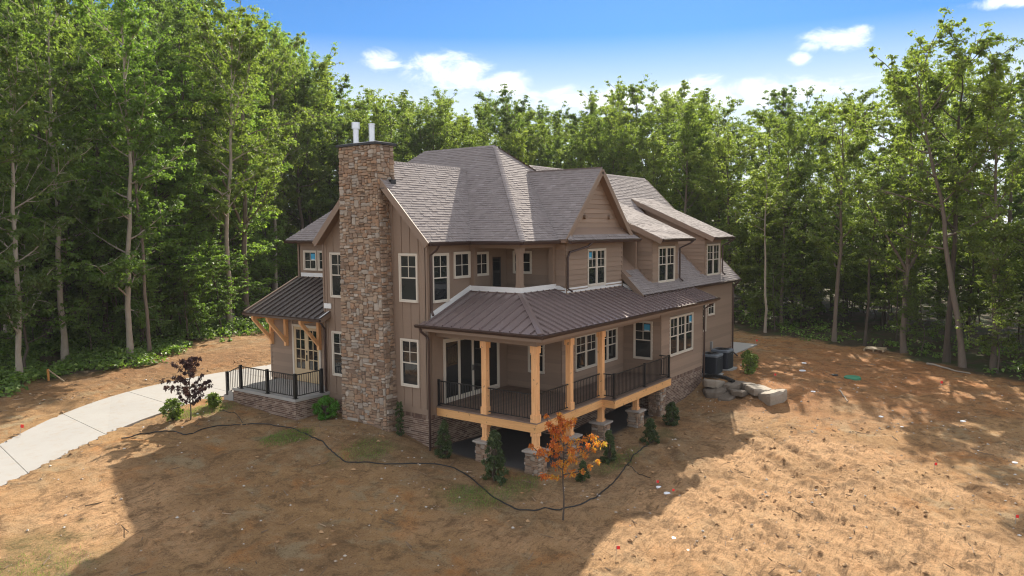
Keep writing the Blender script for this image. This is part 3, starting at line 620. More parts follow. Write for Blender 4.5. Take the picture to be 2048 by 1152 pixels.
def roofplane(poly, me_, shingled=True, t=.13, exp=.13):
    global roof
    m = MB().slab(poly, t); o = m.build('roof' if roof is None else 'roof_slab', M['roofbase' if roof is None else 'soffit'], H if roof is None else roof)
    if roof is None: roof = o
    if not shingled: return
    P = [np.array(p, float) for p in poly]; nrm = np.cross(P[1] - P[0], P[2] - P[0]); nrm /= np.linalg.norm(nrm)
    if nrm[2] < 0: nrm = -nrm
    eh = np.cross((0, 0, 1.), nrm); eh /= np.linalg.norm(eh); up = np.cross(nrm, eh)
    o0 = P[0]; Q = [((p - o0) @ eh, (p - o0) @ up) for p in P]; s0 = min(q[1] for q in Q); s1 = max(q[1] for q in Q)
    s = s0 - .02
    while s < s1 - .02:
        strip = clip(clip(Q, 0, -1, -(s + .01)), 0, 1, s + exp - .01)
        if len(strip) >= 3:
            mid = [q for q in strip]; lo = min(q[0] for q in mid); hi = max(q[0] for q in mid)
            # trim to the run half-way up the course
            half = clip(clip(Q, 0, -1, -(s + exp * .45)), 0, 1, s + exp * .55)
            if len(half) >= 3: lo = min(q[0] for q in half); hi = max(q[0] for q in half)
            a = lo - random.random() * .25
            while a < hi:
                wd = random.choice((.12, .16, .2, .25, .30)); b_ = a + wd; s_, e_ = max(a, lo), min(b_, hi)
                if e_ - s_ > .04:
                    c3 = o0 + eh * (.5 * (s_ + e_)) + up * (s + exp * .5); ok = True
                    for k, fz in RF.items():
                        if k != me_ and fz(c3[0], c3[1]) > c3[2] + .10: ok = False; break
                    if ok:
                        th = random.choice((.008, .010, .014, .018)); j = random.uniform(-.006, .006); g = .0025
                        def pt(u, v, h): return o0 + eh * u + up * v + nrm * h
                        V = [pt(s_ + g, s + j, .002), pt(e_ - g, s + j, .002), pt(e_ - g, s + exp + .02, .002), pt(s_ + g, s + exp + .02, .002),
                             pt(s_ + g, s + j, .008 + th), pt(e_ - g, s + j, .008 + th), pt(e_ - g, s + exp + .02, .005), pt(s_ + g, s + exp + .02, .005)]
                        SH.append((np.array(V), BOXF, min(1, max(0, random.gauss(.48, .14)))))
                a = b_
        s += exp
def caps(p, q, n1, n2):              # ridge or hip caps laid shingle on shingle
    p, q = np.array(p, float), np.array(q, float); L = np.linalg.norm(q - p); d = (q - p) / L; k = int(L / .16)
    a, b_ = np.array(n1, float), np.array(n2, float)
    for i in range(k):
        c = p + d * (i * .16); u = d * .2; r = .012
        V = [c + (0, 0, .03 + r), c + a * .13 + (0, 0, r + .02), c + b_ * .13 + (0, 0, r + .02), c + u + (0, 0, .03), c + u + a * .13 + (0, 0, .014), c + u + b_ * .13 + (0, 0, .014),
             c + (0, 0, -.02), c + a * .13 + (0, 0, -.01), c + b_ * .13 + (0, 0, -.01)]
        CAPS.append((np.array(V), [(0, 1, 4, 3), (2, 0, 3, 5), (1, 0, 6, 7), (0, 2, 8, 6)], min(1, max(0, random.gauss(.5, .15)))))
A1, A2 = (6.35, 6.37, 10.05), (6.35, 10.55, 10.05)
roofplane([(1.64, 14.85, zU), (1.64, 1.66, zU), A1, A2], 'hip')
roofplane([(1.64, 1.66, zU), (11.06, 1.66, zU), A1], 'hip')
roofplane([(11.06, 1.66, zU), (11.06, 14.85, zU), A2, A1], 'hip', False)
roofplane([(11.06, 14.85, zU), (1.64, 14.85, zU), A2], 'hip', False)
roofplane([(-.75, 4.03, zU), (5.2, 4.03, zU), (5.2, 7.0, zU + 3.0), (-.75, 7.0, zU + 3.0)], 'wing')
roofplane([(5.2, 9.97, zU), (-.75, 9.97, zU), (-.75, 7.0, zU + 3.0), (5.2, 7.0, zU + 3.0)], 'wing', False)
roofplane([(4.02, 5.2, 6.005), (4.02, 1.3, 6.005), (6.78, 1.3, 8.82), (6.78, 5.2, 8.82)], 'fg')
roofplane([(9.54, 1.3, 6.005), (9.54, 5.2, 6.005), (6.78, 5.2, 8.82), (6.78, 1.3, 8.82)], 'fg')
roofplane([(4.05, 1.16, zU - .005), (9.95, 1.16, zU - .005), (8.95, 1.7, 6.58), (4.7, 1.7, 6.58)], 'pent', True, .1)
roofplane([(9.12, .6, 3.55), (21.57, .6, 3.55), (21.57, 6.44, 9.332), (9.12, 6.44, 9.332)], 'gar')
roofplane([(21.57, 12.28, 3.55), (9.12, 12.28, 3.55), (9.12, 6.44, 9.332), (21.57, 6.44, 9.332)], 'gar', False)
for (a0, a1, b0, b1, c0, c1) in dorm: roofplane([(c0, .4, 5.93), (c1, .4, 5.93), (c1, 5.08, 8.02), (c0, 5.08, 8.02)], 'dor', True, .11)
X, Y = np.array((1., 0, 0)), np.array((0, 1., 0)); s2 = lambda a, b, c: np.array((a, b, c)) / np.linalg.norm((a, b, c))
caps(A1, A2, s2(-1, 0, -.865), s2(1, 0, -.865)); caps((1.64, 1.66, zU), A1, s2(-1, 1, 0) * .8, s2(1, -1, 0) * .8)
caps((-.75, 7, zU + 3.0), (5.2, 7, zU + 3.0), s2(0, -1, -1), s2(0, 1, -1)); caps((6.78, 1.3, 8.82), (6.78, 5.2, 8.82), s2(-1, 0, -1), s2(1, 0, -1))
caps((9.3, 6.44, 9.332), (21.57, 6.44, 9.332), s2(0, -1, -1), s2(0, 1, -1)); caps(A1, (8.9, 3.8, 7.85), s2(-1, -1, 0) * .8, s2(1, 1, 0) * .8)
caps((4.05, 1.16, zU), (4.75, 1.7, 6.58), s2(-1, 1, 0) * .6, s2(1, -1, 0) * .6); caps((9.95, 1.16, zU), (8.95, 1.7, 6.58), s2(-1, -1, 0) * .6, s2(1, 1, 0) * .6)
emit(SH, 'shingle', M['shingle'], roof, 300, 'shingle_field')
emit(CAPS, 'ridge_cap', M['shingle'], roof, 0, 'ridge_caps')
# rake and fascia boards
def board(p, q, w, h, name='fascia', mt='trim', up=(0, 0, 1)): return MB().beam(p, q, w, h, up).build(name, M[mt], roof)
for yy, z1 in ((4.03, zU), (9.97, zU)): board((-.77, yy, zU - .12), (-.77, 7., zU + 2.88), .045, .24, 'rake_board')
for xx in (4.02, 9.54): board((xx, 1.275, 5.93), (6.78, 1.275, 8.72), .045, .22, 'rake_board')
for xx in (9.10, 21.59): board((xx, .6, 3.42), (xx, 6.44, 9.20), .045, .24, 'rake_board')
for (a0, a1, b0, b1, c0, c1) in dorm: board((c0 - .02, .4, 5.80), (c0 - .02, 5.05, 7.88), .045, .22, 'rake_board'); board((c1 + .02, .4, 5.80), (c1 + .02, 5.05, 7.88), .045, .22, 'rake_board')
# gutters and downspouts
def gutter(p, q, n, w=.11, h=.12):   # K-style trough, open on top; n points outward
    p, q, n = np.array(p, float), np.array(q, float), np.array(n, float); z = np.array((0, 0, 1.))
    pr = [(0, 0), (0, -h), (w * .65, -h), (w, -h * .35), (w, 0), (w - .015, 0), (w - .015, -h * .3), (w * .6, -h + .015), (.015, -h + .015), (.015, 0)]
    V = [p + n * a + z * b for a, b in pr] + [q + n * a + z * b for a, b in pr]; k = len(pr)
    F = [(i, (i + 1) % k, (i + 1) % k + k, i + k) for i in range(k)] + [(0, 1, 2, 3, 4), (k + 4, k + 3, k + 2, k + 1, k)]
    MB().add(V, F).build('gutter', M['gutter'], H)
nx, ny = (-1, 0, 0), (0, -1, 0)
gutter((-.7, 4.03, zU - .02), (1.6, 4.03, zU - .02), ny); gutter((1.64, 4.0, zU - .02), (1.64, 1.58, zU - .02), nx); gutter((1.58, 1.66, zU - .02), (4.02, 1.66, zU - .02), ny)
gutter((4.0, 1.16, zU - .03), (9.95, 1.16, zU - .03), ny); gutter((1.64, 10.0, zU - .02), (1.64, 14.85, zU - .02), nx)
gutter((9.12, .6, 3.53), (21.57, .6, 3.53), ny)
for (a0, a1, b0, b1, c0, c1) in dorm: gutter((c0, .4, 5.91), (c1, .4, 5.91), ny)
def spout(pts, r=.045): MB().tube(pts, r, 8).build('downspout', M['gutter'], H, smooth=False)
spout([(-.2, 3.97, 5.84), (-.2, 4.1, 5.68), (-.24, 4.33, 5.5), (-.24, 4.33, 3.5), (-.3, 4.2, 3.36)])
spout([(-.66, 4.55, 2.95), (-.62, 4.5, 2.78), (-.44, 4.42, 2.62), (-.42, 4.34, 2.5), (-.42, 4.34, -1.42), (-.6, 4.2, -1.5)])
spout([(5.6, 1.1, 5.84), (5.45, 1.2, 5.7), (4.6, 1.5, 5.5), (4.52, 1.54, 5.3), (4.52, 1.54, 4.1), (4.55, 1.35, 3.98)])
spout([(14.1, .34, 5.8), (14., .45, 5.68), (13.84, .92, 5.45), (13.84, .92, 4.0), (13.86, .75, 3.86)])
spout([(19.75, .34, 5.8), (19.7, .45, 5.68), (19.64, .92, 5.45), (19.64, .92, 4.0), (19.66, .75, 3.86)])
spout([(21.3, .55, 3.42), (21.3, .7, 3.25), (21.29, .86, 3.05), (21.29, .86, -.6), (21.4, .6, -.85)])
spout([(14.75, -.55, 2.95), (14.7, -.4, 2.75), (14.6, -.06, 2.5), (14.6, -.06, -1.0)])
spout([(-.75, 9.75, 2.85), (-.6, 9.85, 2.7), (-.42, 9.9, 2.5), (-.42, 9.9, -.3), (-.6, 9.7, -.5), (-1.0, 9.55, -.62)])
# ------------------------------------------------------------------ standing-seam roofs
PE, PK = 3.05, .377
def zp(x, y): return PE + PK * min(x + .6, y + .6)
pr1 = MB().slab([(-.6, 4.55, PE - .03), (-.6, -.6, PE - .03), (2.05, 2.05, PE + PK * 2.65 - .03), (2.05, 4.38, PE + PK * 2.65 - .03), (-.3, 4.38, zp(-.3, 9) - .03), (-.3, 4.55, zp(-.3, 9) - .03)], .12).build('porch_roof', M['soffit'], H)
top = [(14.82, -.6), (14.82, .9), (9.15, .9), (9.15, 1.6), (4.43, 1.6), (4.43, 2.05), (2.05, 2.05), (-.6, -.6)]
for x0, x1, yt in ((-.6, 2.05, None), (2.05, 4.43, 2.05), (4.43, 9.15, 1.6), (9.15, 14.82, .9)):
    pts = [(x0, -.6), (x1, -.6), (x1, yt), (x0, yt)] if yt is not None else [(-.6, -.6), (2.05, -.6), (2.05, 2.05)]
    MB().slab([(x, y, PE + PK * (y + .6) - .03) for x, y in pts], .12).build('roof_slab', M['soffit'], pr1)
def panels(par, lo, hi, step, poly_fn, zf, mt, name='roof_panel', axis='x', rib=.062):
    a = lo; k = 0
    while a < hi - .02:
        b_ = min(a + step, hi); poly = poly_fn(a, b_)
        if poly and len(poly) >= 3:
            m = MB().slab([(x, y, zf(x, y)) for x, y in poly], .02, rnd=random.random())
            run = poly_fn(a + .001, a + .02)          # the upstanding seam on this panel's first edge
            if run and len(run) >= 3:
                if axis == 'x': r0, r1 = min(run, key=lambda q: q[1]), max(run, key=lambda q: q[1]); p, q = (a, r0[1]), (a, r1[1])
                else: r0, r1 = min(run, key=lambda q: q[0]), max(run, key=lambda q: q[0]); p, q = (r0[0], a), (r1[0], a)
                m.beam((p[0], p[1], zf(*p) + rib / 2), (q[0], q[1], zf(*q) + rib / 2), .034, rib, rnd=.3)
            m.build(name, M[mt], par)
        a = b_; k += 1
SQA = [(-.62, -.62), (-.62, 4.55), (-.3, 4.55), (-.3, 4.39), (2.05, 4.39), (2.05, 2.05)]
def pa(a, b_): return clip(clip([(-.62, -.62), (-.62, 4.55), (2.05, 4.55), (2.05, 2.05)], 0, -1, -a), 0, 1, min(b_, 4.37))
panels(pr1, -.6, 4.37, .41, pa, lambda x, y: PE + PK * (x + .6), 'metalroof', axis='y')
MB().slab([(x, y, PE + PK * (x + .6)) for x, y in ((-.62, 4.37), (-.62, 4.6), (-.36, 4.6), (-.36, 4.37))], .02).build('roof_panel', M['metalroof'], pr1)
MB().beam((-.6, 4.33, PE + .03), (-.28, 4.33, PE + .03 + PK * .3), .05, .012).build('end_flashing', M['white'], pr1)
def pb(a, b_):
    out = clip(clip([(-.62, -.62), (14.84, -.62), (14.84, 2.05), (2.05, 2.05)], -1, 0, -a), 1, 0, b_)
    mid = .5 * (a + b_); lim = 2.05 if mid < 4.43 else (1.60 if mid < 9.15 else .9)
    return clip(out, 0, 1, lim)
panels(pr1, -.6, 14.82, .41, pb, lambda x, y: PE + PK * (y + .6), 'metalroof', axis='x')
hd = MB()                           # hip cap
for sgn in (0, 1):
    a = (.0, .17) if sgn else (.17, .0)
    P = [(-.62, -.62), (-.62 + a[0], -.62 + a[1]), (2.05 + a[0], 2.05 + a[1] - .0), (2.05, 2.05)]
    hd.slab([(P[0][0], P[0][1], zp(-.62, -.62) + .075), (P[1][0], P[1][1], zp(-.62, -.62) + .05), (P[2][0] - .1, P[2][1] - .1, zp(1.95, 1.95) + .05), (P[3][0] - .1, P[3][1] - .1, zp(1.95, 1.95) + .075)], .03)
hd.build('hip_cap', M['metalroof'], pr1)
gutter((-.61, 4.75, PE - .01), (-.61, -.7, PE - .01), nx, .12, .11); gutter((-.72, -.61, PE - .01), (14.9, -.61, PE - .01), ny, .12, .11)
MB().beam((-.585, 4.6, PE - .15), (-.585, -.585, PE - .15), .04, .17).build('fascia', M['trim'], pr1); MB().beam((-.56, -.585, PE - .15), (14.82, -.585, PE - .15), .04, .17).build('fascia', M['trim'], pr1)
m = MB().slab([(14.80, -.6, PE - .02), (14.80, .9, PE + PK * 1.5 - .02), (14.80, .9, PE + PK * 1.5 - .2), (14.80, -.6, PE - .2)], .04, down=(1, 0, 0)); m.build('rake_board', M['trim'], pr1)
m = MB().box(.0, .24, .24, yG - .01, 2.56, 2.86).box(.0, 9.6, .0, .24, 2.56, 2.86); m.build('porch_beam', M['trim'], H)
m = MB().box(-.5, 4.4, -.5, 4.38, 2.86, 2.88).box(4.4, 14.7, -.5, 1.78, 2.86, 2.88); m.build('porch_ceiling', M['soffit'], H)
# white flashing boards where the porch roof meets the walls
def flash(p, q, n, h=.2, off=.03):
    p, q, n = np.array(p, float), np.array(q, float), np.array(n, float) * off; z = np.array((0, 0, h))
    MB().add([p, q, q + n, p + n, p + z, q + z, q + z + n, p + z + n], BOXF).build('flashing_board', M['white'], H)
flash((-.28, yG, zp(-.28, 9) + .05), (xB, yG, zp(xB, 9) + .05), ny, .19); flash((xB, yG, 4.08), (xB, xB, 4.08), nx, .19); flash((xB - .03, xB, 4.08), (xK, xB, 4.08), ny, .19)
flash((xK, xB, 4.08), (xK, y2, 3.91), nx, .19); flash((xK - .03, y2, 3.92), (9.19, y2, 3.92), ny, .19); flash((9.22, y2 - .02, 3.90), (9.22, .7, 3.5), (1, 0, 0), .12)
# entry roof
SE, SK = 2.94, (4.29 - 2.94) / (2.05 + .83)
er = MB().slab([(-.83, 14.54, SE - .03), (-.83, 9.6, SE - .03), (-.345, 9.6, SE + SK * .485 - .03), (-.345, 10., SE + SK * .485 - .03), (2.05, 10., 4.29 - .03), (2.05, 14.54, 4.29 - .03)], .12).build('entry_roof', M['soffit'], H)
def pe(a, b_): return clip(clip([(-.85, 9.58), (2.05 if a > 9.95 else -.36, 9.58), (2.05 if a > 9.95 else -.36, 14.56), (-.85, 14.56)], 0, -1, -a), 0, 1, b_)
panels(er, 9.6, 14.55, .38, pe, lambda x, y: SE + SK * (x + .83), 'metaldark', axis='y')
MB().beam((-.84, 14.56, SE + .02), (2.05, 14.56, 4.31), .1, .05).build('rake_trim', M['trim'], er); MB().beam((-.82, 9.68, SE + .05), (-.36, 9.68, SE + .05 + SK * .46), .05, .012).build('end_flashing', M['white'], er)
MB().beam((-.84, 9.6, SE - .09), (-.3, 9.6, SE - .09 + SK * .54), .04, .17).build('rake_board', M['trim'], er)
gutter((-.84, 14.6, SE - .01), (-.84, 9.58, SE - .01), nx, .11, .11)
flash((xB, 14.3, 4.33), (xB, 10.0, 4.33), nx, .17); m = MB(); pbox(m, fa, 9.5, 9.92, .03, .06, 3.32, 3.52); m.build('flashing_board', M['white'], H)
for y in (14.2, 13.2, 11.05):        # cedar brackets
    m = MB().box(.18, .325, y - .07, y + .07, 1.45, 2.76).beam((.33, y, 2.70), (-.72, y, 2.70), .13, .13).beam((.25, y, 1.62), (-.66, y, 2.66), .12, .13)
    m.build('bracket', M['cedar'], H)
# ------------------------------------------------------------------ chimney
def stonewall(quad, out, unit=.058, dep=.055, rr=random.Random(3), maxw=12, maxh=4):
    """irregular coursed rubble over the quad (bl, br, tr, tl); stones packed on a grid"""
    q = [np.array(p, float) for p in quad]; out = np.array(out, float)
    Wd = max(np.linalg.norm(q[1] - q[0]), np.linalg.norm(q[2] - q[3])); Ht = np.linalg.norm(q[3] - q[0]); nu, nv = max(2, int(Wd / unit)), max(2, int(Ht / unit))
    occ = np.zeros((nu, nv), bool); res = []
    def pt(u, v, d): u = min(max(u, 0.), 1.); v = min(max(v, 0.), 1.); return (q[0] * (1 - u) + q[1] * u) * (1 - v) + (q[3] * (1 - u) + q[2] * u) * v + out * d
    for j in range(nv):
        for i in range(nu):
            if occ[i, j]: continue
            k = rr.random(); w, h = (rr.randint(3, 7), rr.choice((1, 2, 2, 2, 3))) if k < .80 else (rr.randint(3, 5), rr.randint(3, maxh)) if k < .89 else (rr.randint(6, maxw), rr.choice((1, 2)))
            ww = 0
            while ww < w and i + ww < nu and not occ[i + ww, j]: ww += 1
            if i + ww < nu and not occ[i + ww:, j].all() and (nu - i - ww) == 1: ww += 1
            ww = min(ww, nu - i); hh = min(h, nv - j)
            while hh > 1 and occ[i:i + ww, j:j + hh].any(): hh -= 1
            occ[i:i + ww, j:j + hh] = True
            g = .006; u0, u1, v0, v1 = i / nu + g / Wd, (i + ww) / nu - g / Wd, j / nv + g / Ht, (j + hh) / nv - g / Ht
            jit = lambda s: rr.uniform(-.019, .019) / s
            c4 = [(u0 + jit(Wd), v0 + jit(Ht)), (u1 + jit(Wd), v0 + jit(Ht)), (u1 + jit(Wd), v1 + jit(Ht)), (u0 + jit(Wd), v1 + jit(Ht))]
            c = []                  # each corner knocked off by its own amount
            for n_ in range(4):
                a_, p_, b2 = c4[n_ - 1], c4[n_], c4[(n_ + 1) % 4]; k1, k2 = rr.uniform(.04, .30), rr.uniform(.04, .30)
                c.append((p_[0] + (a_[0] - p_[0]) * k1, p_[1] + (a_[1] - p_[1]) * k1)); c.append((p_[0] + (b2[0] - p_[0]) * k2, p_[1] + (b2[1] - p_[1]) * k2))
            D = dep * rr.uniform(.4, 1.25); mu, mv = sum(q_[0] for q_ in c) / 8, sum(q_[1] for q_ in c) / 8; sh_ = rr.uniform(.74, .86)
            V = [pt(*a, .0) for a in c] + [pt(*a, D * .55) for a in c] + [pt(mu + (a[0] - mu) * sh_, mv + (a[1] - mv) * sh_, D * rr.uniform(.85, 1.15)) for a in c]
            F = [(i_, (i_ + 1) % 8, (i_ + 1) % 8 + 8, i_ + 8) for i_ in range(8)] + [(i_ + 8, (i_ + 1) % 8 + 8, (i_ + 1) % 8 + 16, i_ + 16) for i_ in range(8)] + [tuple(range(16, 24))]
            res.append((np.array(V), F, rr.random()))
    return res
cB = [(-.86, 6.04), (-.86, 8.46), (.1, 8.46), (.1, 6.04)]; cT = [(-.86, 6.32), (-.86, 8.27), (-.02, 8.27), (-.02, 6.32)]
zc0, zc1 = -1.15, 9.5
V = [(x, y, zc0) for x, y in cB] + [(x, y, zc1) for x, y in cT]
ch = MB().add(V, [(0, 1, 2, 3), (7, 6, 5, 4), (0, 4, 5, 1), (1, 5, 6, 2), (2, 6, 7, 3), (3, 7, 4, 0)]).build('chimney', M['stonemortar'], H)
ST = stonewall([V[1], V[0], V[4], V[5]], (-1, 0, 0), maxh=5) + stonewall([V[0], V[3], V[7], V[4]], (0, -1, 0)) + stonewall([V[2], V[1], V[5], V[6]], (0, 1, 0))
emit(ST, 'stone', M['stone'], ch, 300, 'stone_facing')
MB().add([(-.96, 6.2, 9.5), (.08, 6.2, 9.5), (.08, 8.38, 9.5), (-.96, 8.38, 9.5), (-.96, 6.2, 9.58), (.08, 6.2, 9.58), (.08, 8.38, 9.58), (-.96, 8.38, 9.58), (-.45, 6.75, 9.68), (-.45, 7.85, 9.68)],
        [(0, 1, 5, 4), (1, 2, 6, 5), (2, 3, 7, 6), (3, 0, 4, 7), (4, 5, 8), (5, 6, 9, 8), (6, 7, 9), (7, 4, 8, 9), (0, 3, 2, 1)]).build('chimney_cap', M['darkmetal'], ch)
MB().tube([(-.4, 7.85, 9.62), (-.4, 7.85, 10.22)], .112, 16).tube([(-.4, 7.85, 10.2), (-.4, 7.85, 10.44)], .16, 16).tube([(-.4, 7.85, 10.18), (-.4, 7.85, 10.21)], .14, 16).build('flue_pipe', M['steel'], ch)
MB().tube([(-.4, 7.0, 9.62), (-.4, 7.0, 10.30)], .112, 16).tube([(-.4, 7.0, 10.28), (-.4, 7.0, 10.32)], .132, 16).tube([(-.4, 7.0, 10.2), (-.4, 7.0, 10.22)], .133, 16).build('flue_pipe', M['steel'], ch)
MB().box(-.8, -.36, 6.02, 6.3, 7.9, 7.93).box(-.36, -.1, 6.1, 6.31, 8.0, 8.25).build('flashing', M['darkmetal'], ch)
# ------------------------------------------------------------------ foundation brick
BR = []
def brickwork(pl, a0, a1, zt, base, par_name='foundation_wall', soldier=True):
    zmin = min(base(a0), base(a1)) - .15
    m = MB(); pbox(m, pl, a0, a1, -.12, -.004, zmin, zt); w = m.build(par_name, M['mortar'], H)
    z = zt; k = 0
    if soldier:
        a = a0
        while a < a1 - .02:
            b_ = min(a + .068, a1); m = MB(); pbox(m, pl, a, b_, -.05, .032 + random.random() * .004, zt - .13, zt - .005); BR.append((np.array(m.v), m.f, random.random(), w)); a = b_ + .010
        z = zt - .14
    while z > zmin:
        a = a0 - (.1 if k % 2 else 0)
        while a < a1:
            s_, e_ = max(a, a0), min(a + .196, a1)
            if e_ - s_ > .02 and z > base(.5 * (s_ + e_)) - .12:
                m = MB(); pbox(m, pl, s_, e_, -.05, .006 + random.random() * .005, z - .058, z); BR.append((np.array(m.v), m.f, random.random(), w))
            a += .21
        z -= .073; k += 1
    return w
gb = lambda pl: (lambda a: float(gz(*(P3(pl, a, .05, 0)[:2]))))
brickwork(fa, 4.4, 6.05, zB, gb(fa)); brickwork(fa, 8.5, 9.98, zB, gb(fa)); brickwork(fs, xG, xK, zB, gb(fs)); brickwork(fx, y1, yG, zB, gb(fx)); brickwork(f1, xK, xT1, zB, gb(f1)); brickwork(ft, yT, y1, zB, gb(ft))
brickwork(fT, xT1, xT2, zB, gb(fT)); brickwork(fR, xT2, xR_, zB, gb(fR))
# entry stoop
fs1, fs2 = ('x', -2.02), ('y', 9.79)
brickwork(fs1, 9.79, 13.78, -.16, gb(fs1), 'stoop_wall', False); brickwork(fs2, -2.02, -.345, -.16, gb(fs2), 'stoop_wall', False)
MB().box(-2.07, .35, 9.74, 13.8, -.16, -.05).build('stoop_slab', M['concrete'], H); MB().box(-2.04, .3, 13.8, 14.12, -.9, -.24).box(-2.04, .3, 14.12, 14.44, -.9, -.42).build('stoop_steps', M['concrete'], H)
sc = np.array([np.ptp(px(b[0])[0]) * np.ptp(px(b[0])[1]) for b in BR]); top300 = set(np.argsort(-sc)[:300].tolist()); rest = {}
for i, (V, F, r, w) in enumerate(BR):
    if i in top300: MB().add(V, F, r).build('brick', M['brick'], w)
    else: rest.setdefault(w.name, (w, MB()))[1].add(V, F, r)
for w, m in rest.values(): m.build('brickwork', M['brick'], w, kind='stuff')
# ------------------------------------------------------------------ porch: deck, posts, piers, rails
dk = MB().box(.02, xT1 - .03, .02, yG - .02, -.16, -.045).box(4.6, xT1 - .03, -.42, .019, -.159, -.046).build('deck', M['cedarx'], H)
y = -.0
while y < yG - .03:
    b_ = min(y + .138, yG - .012); x1 = (xK - .01 if y > y1 - .13 else xT1 - .02); MB().box(-.02, x1, y, b_, -.044, 0., random.random()).build('deck_board', M['deckboard'], dk); y += .1432
y = -.5322
while y < -.05: MB().box(4.45, xT1 - .0, y, y + .128, -.044, 0., random.random()).build('deck_board', M['deckboard'], dk); y += .1332
MB().box(0., .09, .0, yG - .02, -.34, -.046).build('deck_beam', M['cedary'], H)
MB().box(.09, 4.48, .0, .09, -.34, -.046).build('deck_beam', M['cedarx'], H); MB().box(4.48, xT1 - .05, -.52, -.43, -.34, -.046).build('deck_beam', M['cedarx'], H); MB().box(4.48, 4.57, -.43, .0, -.34, -.046).build('deck_beam', M['cedary'], H)
def post(x, y, z0, z1, capw=.15, w=.1, full=True):
    m = MB().box(x - w, x + w, y - w, y + w, z0, z1)
    if full: m.box(x - w - .03, x + w + .03, y - w - .03, y + w + .03, z0 + .002, z0 + .26).box(x - w - .03, x + w + .03, y - w - .03, y + w + .03, z1 - .24, z1 - .002)
    return m.build('porch_post', M['cedar'], H)
posts = [(.12, .12), (.12, 2.21), (2.28, .12), (4.58, .12)]
for x, y in posts: post(x, y, 0.001, 2.558)
PIERS = [(.12, .12, .29), (.12, 2.21, .29), (2.28, .12, .29), (4.58, .12, .29), (7.0, -.15, .27), (9.3, -.02, .3)]
for x, y, w in PIERS:
    zb = float(gz(x, y)) - .25; zt = -.98 if x < 9 else -.345
    p = MB().box(x - w + .04, x + w - .04, y - w + .04, y + w - .04, zb, zt).build('stone_pier', M['stonemortar'], H); b_ = w - .04
    c = [(x - b_, y - b_), (x + b_, y - b_), (x + b_, y + b_), (x - b_, y + b_)]; pcs = []
    for k in range(4):
        (ax, ay), (bx, by) = c[k], c[(k + 1) % 4]; nn = ((0, -1, 0), (1, 0, 0), (0, 1, 0), (-1, 0, 0))[k]
        pcs += stonewall([(ax, ay, zb), (bx, by, zb), (bx, by, zt), (ax, ay, zt)], nn, unit=.05, rr=random.Random(int(x * 100) + k), maxw=7, maxh=3)
    emit(pcs, 'stone', M['stone'], p, 24, 'stone_facing')
    if x < 9:
        MB().box(x - w - .05, x + w + .05, y - w - .05, y + w + .05, zt, zt + .06).build('pier_cap', M['stonecap'], p)
        m = MB().box(x - .1, x + .1, y - .1, y + .1, zt + .06, -.345).box(x - .13, x + .13, y - .13, y + .13, -.47, -.347).box(x - .125, x + .125, y - .125, y + .125, zt + .062, zt + .16); m.build('lower_post', M['cedar'], H)
BAL = {}
def rail(p, q, h=.92, ends=(True, True), gap=.10, step=.112, pw=.035):
    p, q = np.array(p, float), np.array(q, float); L = np.linalg.norm((q - p)[:2]); z = np.array((0, 0, 1.))
    r = MB().beam(p + z * h, q + z * h, .045, .035).beam(p + z * gap, q + z * gap, .035, .03).build('railing', M['black'], H)
    for e_, pp in zip(ends, (p, q)):
        if e_: MB().box(pp[0] - pw, pp[0] + pw, pp[1] - pw, pp[1] + pw, pp[2] + .001, pp[2] + h + .06).box(pp[0] - pw - .03, pp[0] + pw + .03, pp[1] - pw - .03, pp[1] + pw + .03, pp[2] + .002, pp[2] + .02).build('rail_post', M['black'], r)
    n = max(2, int(round(L / step)))
    hb = round(h - gap - .03, 3)
    if hb not in BAL: BAL[hb] = MB().box(-.009, .009, -.009, .009, 0, hb).me('baluster'); BAL[hb].materials.append(M['black'])
    for i in range(1, n):
        c = p + (q - p) * i / n; o = link('baluster', BAL[hb], None, r); o.location = (c[0], c[1], c[2] + gap + .015)
rail((.12, yG - .04, 0), (.12, 2.32, 0), ends=(True, False)); rail((.12, 2.1, 0), (.12, .23, 0), ends=(False, False)); rail((.23, .12, 0), (2.17, .12, 0), ends=(False, False)); rail((2.39, .12, 0), (4.47, .12, 0), ends=(False, False))
rail((4.58, .0, 0), (4.58, -.44, 0), ends=(False, False)); rail((4.58, -.44, 0), (7.2, -.44, 0), ends=(True, True), pw=.045); rail((7.2, -.44, 0), (9.55, -.44, 0), ends=(False, True), pw=.045); rail((9.55, -.44, 0), (9.55, 0.0, 0), ends=(False, False))
rail((-1.98, 9.84, -.05), (-1.98, 11.55, -.05), ends=(True, True), pw=.05); rail((-1.98, 11.55, -.05), (-1.98, 13.3, -.05), ends=(False, True), pw=.05); rail((-1.98, 9.84, -.05), (-.68, 9.84, -.05), ends=(False, True), pw=.05)
rail((-1.98, 13.3, -.05), (-1.98, 14.25, -.42), ends=(False, True), pw=.05)
